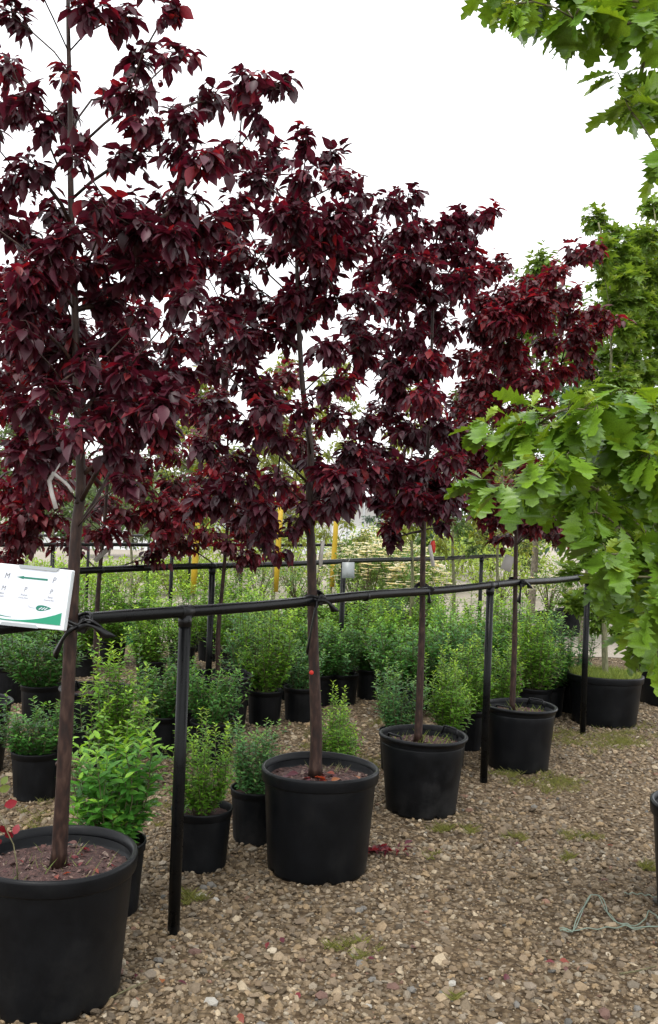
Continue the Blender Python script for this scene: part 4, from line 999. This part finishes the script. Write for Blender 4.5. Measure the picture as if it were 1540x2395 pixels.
# ------------------------------------------------------------------ sign
def sign():
    k = 2.93 / FPX; cpos = PX(57, 1394, endA0.y - 0.02 if endA0.y < 2.99 else 2.96)
    R = CR.to_4x4() @ Matrix.Rotation(-0.10, 4, 'Z') @ Matrix.Rotation(math.radians(-9), 4, 'X')
    t = thing('sign', 'white plant direction sign with green arrow clipped to the rail end', 'sign'); R.translation = cpos; t.matrix_world = R
    W, H = 105 * k, 68 * k
    mb = MB(); mb.box((0, 0, 0), (W, H, 0.006)); b = mb.build('board', M['signwhite'], t)
    bv = b.modifiers.new('bevel', 'BEVEL'); bv.width = 0.003; bv.segments = 2
    mb = MB(); mb.box((-1.5 * k, 1 * k, 0.0068), (W - 11 * k, H - 10 * k, 0.0006)); mb.build('paper', M['signpaper'], t)
    mb = MB(); mb.box((W - 2.5 * k, 0, 0.0072), (2.2 * k, H - 2 * k, 0.001)); mb.build('edge_strip', M['signgrey'], t)
    for (x0, x1, y, s) in ((-20, 72, 64.5, 1), (-42, 43, -64.5, -1)):
        mb = MB(); z0, z1 = 0.0062, 0.0102; v = []
        for z in (z0, z1):
            v += [(x0 * k, (y + s * 4.5) * k, z), (x1 * k, (y + s * 4.5) * k, z), ((x1 - 6) * k, (y - s * 3) * k, z), ((x0 + 3) * k, (y - s * 3) * k, z)]
        f = [(0, 1, 2, 3), (4, 5, 6, 7), (0, 1, 5, 4), (1, 2, 6, 5), (2, 3, 7, 6), (3, 0, 4, 7)]
        mb.add(v, f, False); mb.build('clip', M['signgrey'], t)
    def text(s, u, v, hgt, it=0.22, nm='lettering', m='ink', sq=0.8, bold=0.0):
        cu = bpy.data.curves.new(nm, 'FONT'); cu.body = s; cu.size = hgt * k / 0.72; cu.align_x = 'CENTER'; cu.align_y = 'CENTER'; cu.shear = it; cu.offset = bold
        o = bpy.data.objects.new(nm, cu); C.objects.link(o)
        dg = bpy.context.evaluated_depsgraph_get(); me = bpy.data.meshes.new_from_object(o.evaluated_get(dg))
        bpy.data.objects.remove(o); me.materials.clear(); me.materials.append(M[m]); me.name = nm
        l = link(nm, me, t); l.location = (u * k, v * k, 0.0078); l.scale = (sq, 1, 1)
    text('M', -43, 41, 13); text('P', 63, 41, 13)
    text('M', -47, 13, 11); text('P', 2, 14.5, 11); text('P', 60, 14.5, 11)
    text('Malus', -50, 1.5, 4.6, 0.1); text('(Crabapple)', -52, -5, 3.2, 0.1)
    text('Prunus', 1, 2, 4.6, 0.1); text('(Cherry, Plum)', 0, -4.5, 3.2, 0.1)
    text('Pyrus', 60, 2, 4.6, 0.1); text('(Flowering Pear)', 58, -4.5, 3.2, 0.1)
    def poly(pts, nm, m, z=0.0078):
        mb = MB(); n = len(pts) // 2
        up, dn = pts[:n], pts[n:][::-1]
        vs = [(x * k, y * k, z) for x, y in up + dn]; fs = [(i, i + 1, n + i + 1, n + i) for i in range(n - 1)]
        mb.add(vs, fs, False); return mb.build(nm, M[m], t)
    poly([(-21, 41), (-5, 44.5), (-5, 42.8), (49, 43.0)] + [(49, 38.6), (-5, 38.6), (-5, 37.0), (-21, 41)], 'arrow', 'signteal')
    xs = np.linspace(-94, 91, 26)
    top = [(x, -55 + 26 * max(0, (x + 30) / 121) ** 2.2 + 6 * max(0, (-30 - x) / 64) ** 1.4) for x in xs]
    bot = [(x, -57.5 if x > -30 else -57.5 + 5 * ((-30 - x) / 64) ** 1.5) for x in xs]
    poly(top + bot[::-1], 'green_band', 'signgreen')
    xs2 = np.linspace(-94, -20, 12)
    poly([(x, -49 + 12 * ((-20 - x) / 74) ** 1.5) for x in xs2] + [(x, -50 + 5 * ((-20 - x) / 74) ** 1.5) for x in xs2][::-1], 'teal_swoosh', 'signteal')
    n = 12; up = []; dn = []
    for i in range(n + 1):
        s_ = i / n; wd = 6.6 * math.sin(PI * s_ ** 0.62) ** 0.8 if 0 < s_ < 1 else 0
        up.append((31 + 35 * s_, -23 + wd + 2 * (s_ - .5))); dn.append((31 + 35 * s_, -23 - wd + 2 * (s_ - .5)))
    poly(up + dn[::-1], 'leaf_emblem', 'signteal')
    for s_ in (0.2, 0.38, 0.55):
        x = 31 + 35 * s_; poly([(x, -26), (x + 7, -20.5)] + [(x + 8, -21.6), (x + 1.5, -27.4)], 'leaf_vein', 'signpaper', 0.0083)
    poly([(15, -20), (17, -23), (22, -24.3), (29, -24.3)] + [(29, -25), (21.5, -25), (16.3, -23.6), (14.3, -20.3)], 'leaf_stalk', 'ink')
    mb = MB(); mb.tube([(40 * k, -30 * k, -0.006), (30 * k, -60 * k, -0.02)], 0.006, 8); mb.build('bracket', M['metal'], t)
sign()

# ------------------------------------------------------------------ straps tying the trunks, tags
def tie(label, x, y, d, tr, tail, seed):
    rg = random.Random(seed); p = PX(x, y, d); t = thing('tree_tie', label, 'strap', p, 0, 'black straps tying trunks to the front rail')
    mb = MB(); pts = []
    for k in range(25):
        a = 2 * PI * k / 24; pts.append((DIRA * math.cos(a) * (tr + 0.012) + Vector((DIRA.y, -DIRA.x, 0)) * math.sin(a) * (tr + 0.028) + Vector((0, 0, 0.012 * math.sin(a * 2 + seed) + 0.010 * math.cos(a)))))
    mb.tube(pts, 0.007, 6); mb.tube([q + Vector((0, 0, 0.012)) for q in pts], 0.006, 6); mb.build('loop', M['rubber'], t)
    mb = MB(); mb.box((0.035, -0.045, -0.002), (0.016, 0.012, 0.022), Matrix.Rotation(0.5, 3, 'Y')); bo = mb.build('buckle', M['rubber'], t)
    bv = bo.modifiers.new('bevel', 'BEVEL'); bv.width = 0.004
    for tl in tail:
        mb = MB(); n = 9; vs = []; fs = []
        for i in range(n):
            u = i / (n - 1); q = Vector((tl[0] * u + 0.02 * (1 - u), -0.05 - 0.02 * math.sin(u * 3), tl[1] * u + 0.02 * math.sin(u * PI)))
            wv = tl[2] * (0.6 + 0.4 * math.sin(2 + 5 * u)); ang = 1.2 * u + tl[3]
            dv = Vector((math.sin(ang) * wv, math.cos(ang) * wv * 0.6, math.cos(ang) * wv))
            vs += [q - dv, q + Vector((0, -0.012, 0)), q + dv]
        for i in range(n - 1):
            for s in (0, 1): fs.append((3 * i + s, 3 * i + s + 1, 3 * i + 4 + s, 3 * i + 3 + s))
        mb.add(vs, fs); o = mb.build('strap_end', M['rubber'], t)
        sm = o.modifiers.new('solid', 'SOLIDIFY'); sm.thickness = 0.003
tie('black strap with glossy loose end at the sign tree', 180, 1458, D1 - 0.03, 0.026, [(0.12, -0.035, 0.024, 0.2), (-0.05, -0.10, 0.014, 1.3), (0.09, 0.0, 0.018, 0.9)], 1)
tie('black strap with long hanging end at the paint-dot tree', 734, 1400, D2 - 0.02, 0.024, [(-0.02, -0.24, 0.008, 1.4), (0.10, -0.05, 0.020, 0.3)], 2)
tie('small black strap at the scuffed-pot tree', 990, 1378, D3 - 0.02, 0.022, [(0.03, -0.07, 0.012, 0.5)], 3)
tie('black strap with grey flap at the reddish plum tree', 1208, 1362, D4 - 0.02, 0.022, [(0.08, -0.03, 0.022, 0.4), (0.01, -0.13, 0.016, 1.2)], 4)
def tag_label(label, pts, d, wd, cat='tag', mk='tagwhite', name='hang_tag'):
    t = thing(name, label, cat, PX(pts[0][0], pts[0][1], d)); o0 = Vector(t.location); vs = []; fs = []; mb = MB()
    P_ = [PX(x, y, d + 0.012 * math.sin(i * 1.7)) - o0 for i, (x, y) in enumerate(pts)]
    for i, p in enumerate(P_):
        a = P_[max(i - 1, 0)]; b = P_[min(i + 1, len(P_) - 1)]; dr = (b - a).normalized(); sd_ = dr.cross(Vector((0, 1, 0.2))).normalized() * wd
        vs += [p - sd_, p + sd_]
    for i in range(len(P_) - 1): fs.append((2 * i, 2 * i + 1, 2 * i + 3, 2 * i + 2))
    mb.add(vs, fs); o = mb.build('paper', M[mk], t); m_ = o.modifiers.new('solid', 'SOLIDIFY'); m_.thickness = 0.0015
    mb = MB(); mb.tube([(0, 0, 0), (0.012, 0.015, 0.03)], 0.0015, 5); mb.build('string', M['tagwhite'], t)
    return t
tag_label('folded white paper tag hanging in the sign tree crown', [(128, 1105), (116, 1125), (122, 1155), (132, 1190)], D1 - 0.1, 0.007)
tag_label('short folded end of the white paper tag in the sign tree', [(128, 1108), (145, 1122), (160, 1135), (170, 1150)], D1 - 0.11, 0.005)
tag_label('narrow white tag beside the paint-dot trunk', [(756, 1265), (753, 1290), (750, 1325)], D2 - 0.05, 0.008)
tag_label('narrow white tag at the scuffed-pot tree', [(1005, 1275), (1010, 1300), (1014, 1325)], D3 - 0.05, 0.010)
tag_label('red label behind the tag at the scuffed-pot tree', [(1012, 1265), (1014, 1280), (1012, 1292)], D3 - 0.03, 0.013, mk='tagred')
tag_label('wide white paper tag hanging by the end of the second rail', [(1195, 1300), (1188, 1316), (1182, 1334)], D4 + 0.25, 0.036)
tag_label('white tag on the trunk of the second-row plum behind the sign tree', [(222, 1312), (240, 1295), (258, 1280)], 6.0, 0.016)
tag_label('small white tag in the oak leaves', [(1365, 1225), (1378, 1218), (1390, 1210)], 5.2, 0.012)
tag_label('grey plant tag on the second rail right of the paint-dot tree', [(815, 1315), (815, 1338), (815, 1352)], 8.3, 0.055, mk='signgrey')

# ------------------------------------------------------------------ grass, weeds, litter
def grass(name, label, pts, m='green', hmin=0.02, hmax=0.06, cols=((.10, .16, .03), (.18, .24, .05)), parent=None, seed=1, spread=0.6):
    rg = np.random.default_rng(seed); lv = Leaves(); c0, c1 = np.array(cols[0]), np.array(cols[1])
    for p in pts:
        a = rg.random() * 6.28; d = np.array([spread * math.cos(a), spread * math.sin(a), 1]); lv.add(p, d, np.array([math.cos(a + 1.5), math.sin(a + 1.5), .2]), rg.uniform(hmin, hmax), (c0 + (c1 - c0) * rg.random()))
    P, R_, S_, Co = lv.arrays()
    o = link(name, mesh_np(name, *join_template(L_BLADE, P, R_, S_, Co), M[m]), parent); o['kind'] = 'stuff'
    if label and not parent: tag(o, label, 'grass')
    return o
def disc(n, r, z, seed, jit=0.0):
    rg = np.random.default_rng(seed); a = rg.random(n) * 6.28; q = r * np.sqrt(rg.random(n))
    return np.stack([q * np.cos(a), q * np.sin(a), np.full(n, z) + rg.normal(0, jit, n)], 1)
grass('pot_grass', None, disc(2600, 0.275, 0.375, 1), hmin=.03, hmax=.085, cols=((.13, .20, .035), (.26, .32, .08)), parent=POT5, seed=2, spread=.45)
grass('pot_grass', None, disc(2600, 0.30, 0.375, 3), hmin=.03, hmax=.085, cols=((.12, .20, .035), (.24, .32, .08)), parent=POT6, seed=4, spread=.45)
grass('pot_weeds', None, disc(60, 0.17, 0.365, 5), hmin=.03, hmax=.08, parent=POT3, seed=6, spread=.7)
grass('pot_weeds', None, disc(50, 0.17, 0.355, 7), hmin=.03, hmax=.08, parent=POT4, seed=8, spread=.7)
grass('pot_weeds', None, disc(40, 0.10, 0.40, 9) + np.array([0.12, 0.02, 0]), hmin=.02, hmax=.06, parent=POT2, seed=10, spread=.8, cols=((.13, .15, .07), (.22, .22, .12)))
grass('pot_weeds', None, disc(36, 0.18, 0.40, 11), hmin=.02, hmax=.07, parent=POT1, seed=12, spread=.8, cols=((.12, .17, .05), (.22, .25, .1)))
def weed_pts():
    o = []
    rg = np.random.default_rng(44)
    spots = [(1380,1735,100,22,420),(1290,1838,60,18,360),(1450,1745,60,16,200),(1080,1942,45,14,160),(1180,1815,40,12,120),(1215,1960,25,10,60),(1370,1965,50,14,110),(1330,2010,30,10,50),(1520,2030,30,10,80),(800,2215,50,16,60),(860,2240,30,10,40),(460,2105,35,12,90),(470,1850,60,25,120),(90,1920,50,20,90),(380,1935,30,10,40),(860,1790,40,20,120),(1300,1720,40,14,160),(545,1840,40,20,90),(880,1700,30,15,90),(740,1740,40,20,90),(30,2240,30,10,30),(1070,2340,20,10,20),(1500,1710,60,14,200),(1010,2010,30,10,20)]
    for x, y, rx, ry, n in spots:
        cl = rg.normal(0, 1, (max(3, n // 14), 2))
        for i in range(int(n * 2.2)):
            c = cl[rg.integers(len(cl))] + rg.normal(0, .3, 2); p = GP(x + c[0] * rx * .6, y + c[1] * ry * .6); o.append((p.x, p.y, 0.004))
    return o
grass('weeds', 'low yellow-green weeds and grass sprouting through the gravel', weed_pts(), hmin=.018, hmax=.06, cols=((.11, .13, .035), (.21, .22, .06)), seed=20, spread=1.2)
def litter():
    meR = [tmpl_mesh('fallen_leaf', L_PLUM_OBJ, c, M['plum']) for c in ((.16, .02, .025), (.09, .015, .025), (.22, .05, .03), (.28, .10, .03), (.12, .05, .04))]
    rg = random.Random(9)
    def put(p, sc, par=None, lab=None):
        o = link('fallen_leaf', rg.choice(meR), par); o.location = p; o.scale = (sc, sc, sc)
        o.rotation_euler = (rg.uniform(-.5, .5), rg.uniform(-.5, .5), rg.uniform(0, 6.28))
        if not par: tag(o, lab, 'leaf', 'single fallen red leaves on the gravel')
    for i in range(34): put((rg.gauss(-.08, .07), rg.gauss(-.06, .08), .41 + rg.uniform(0, .012)), rg.uniform(.04, .065), POT2)
    for i in range(16): put((rg.gauss(.04, .09), rg.gauss(-.02, .09), .41), rg.uniform(.025, .045), POT1)
    for x, y in ((378,2300),(660,2215),(410,2305),(630,2212),(855,2250),(960,2225),(1300,2262),(1320,2268),(1310,2255),(700,2330),(1215,1975),(560,2380),(330,2290),(1430,1985),(1180,2285)):
        q = GP(x + rg.uniform(-5, 5), y); put((q.x, q.y, .014), rg.uniform(.025, .045), None, 'single fallen reddish leaf lying on the open gravel')
    # broken twig with red leaves beside the paint-dot tree's pot
    b = GP(905, 2000); t = thing('fallen_twig', 'fallen plum twig with dark red leaves beside the band-rimmed pot with red leaves', 'twig', b)
    mb = MB(); mb.tube([(-.10, .01, .012), (-.02, -.015, .016), (.07, -.02, .012), (.15, -.05, .010)], [.003, .003, .002, .0015], 6); mb.build('stem', M['plum_bark'], t)
    for i in range(26):
        o = link('leaf', rg.choice(meR[:2]), t); o.location = (rg.uniform(-.10, .10), rg.gauss(0, .02), rg.uniform(.012, .045)); s = rg.uniform(.04, .065); o.scale = (s, s, s)
        o.rotation_euler = (rg.uniform(-1, 1), rg.uniform(-1, 1), rg.uniform(0, 6.28))
    for pts, lab in (([(1450, 2288), (1490, 2282), (1535, 2270)], 'thin dry twig on the gravel below the green twine'), ([(250, 2350), (300, 2325), (345, 2305)], 'thin dry twig on the gravel beside the pot below the sign')):
        w_ = [GP(x, y) for x, y in pts]; o0 = w_[0]; mb = MB(); mb.tube([(p - o0) + Vector((0, 0, .016)) for p in w_], [.004, .003, .002], 6)
        o = mb.build('dry_twig', M['twig'], None); o.location = o0; tag(o, lab, 'twig')
    # red sprout and green sprig in the first pot
    base = PX(42, 2050, D1 - 0.16)
    t = thing('plum_sprout', 'small sucker with round red leaves in the pot below the sign', 'sprout', base)
    mb = MB(); L = [PX(x, y, D1 - 0.16) - base for x, y in ((42, 2062), (40, 2020), (32, 1975), (15, 1940), (0, 1900))]; mb.tube(L, [.003, .0025, .002, .0018, .001], 6); mb.build('stem', M['twig'], t)
    lm = [tmpl_mesh('leaf', strip_leaf([(0, 0), (.2, .25), (.5, .36), (.8, .24), (1, 0)], .1, .2), c, M['plum']) for c in ((.20, .012, .02), (.12, .01, .015), (.10, .16, .02))]
    for (x, y, a, s, c) in ((33,1952,0.3,.032,0),(12,1945,2.4,.034,1),(5,1965,-2.0,.034,1),(10,1885,1.3,.040,0),(3,1930,2.8,.034,1),(-2,1850,1.2,.035,2),(3,1835,.6,.03,2)):
        o = link('leaf', lm[c], t); o.location = PX(x, y, D1 - .16) - base; o.scale = (s, s, s); o.rotation_euler = (PI / 2 - .3, a, 0)
    # twine
    pts = [(1310, 2185), (1345, 2180), (1372, 2115), (1395, 2100), (1420, 2140), (1450, 2168), (1490, 2180), (1540, 2172)]
    w_ = [GP(x, y) for x, y in pts]; o0 = w_[0].copy()
    t = thing('twine', 'pale green plastic twine lying tangled on the gravel near the oak pot', 'twine', o0)
    for dz, off, p2 in ((.014, 0, w_), (.018, .012, w_), (.016, 0, [GP(x, y) for x, y in ((1460, 2098), (1500, 2100), (1540, 2110), (1560, 2130))]), (.016, 0, [GP(x, y) for x, y in ((1310, 2186), (1380, 2182), (1440, 2178), (1500, 2168), (1520, 2140), (1545, 2165))])):
        sp_ = smooth_path([tuple(p) for p in p2], 40); mb = MB()
        mb.tube([Vector(p) - o0 + Vector((off * math.sin(i * .7), off * math.cos(i * .6), dz + .004 * math.sin(i * 1.1))) for i, p in enumerate(sp_)], .0023, 5); mb.build('strand', M['twine'], t)
litter()
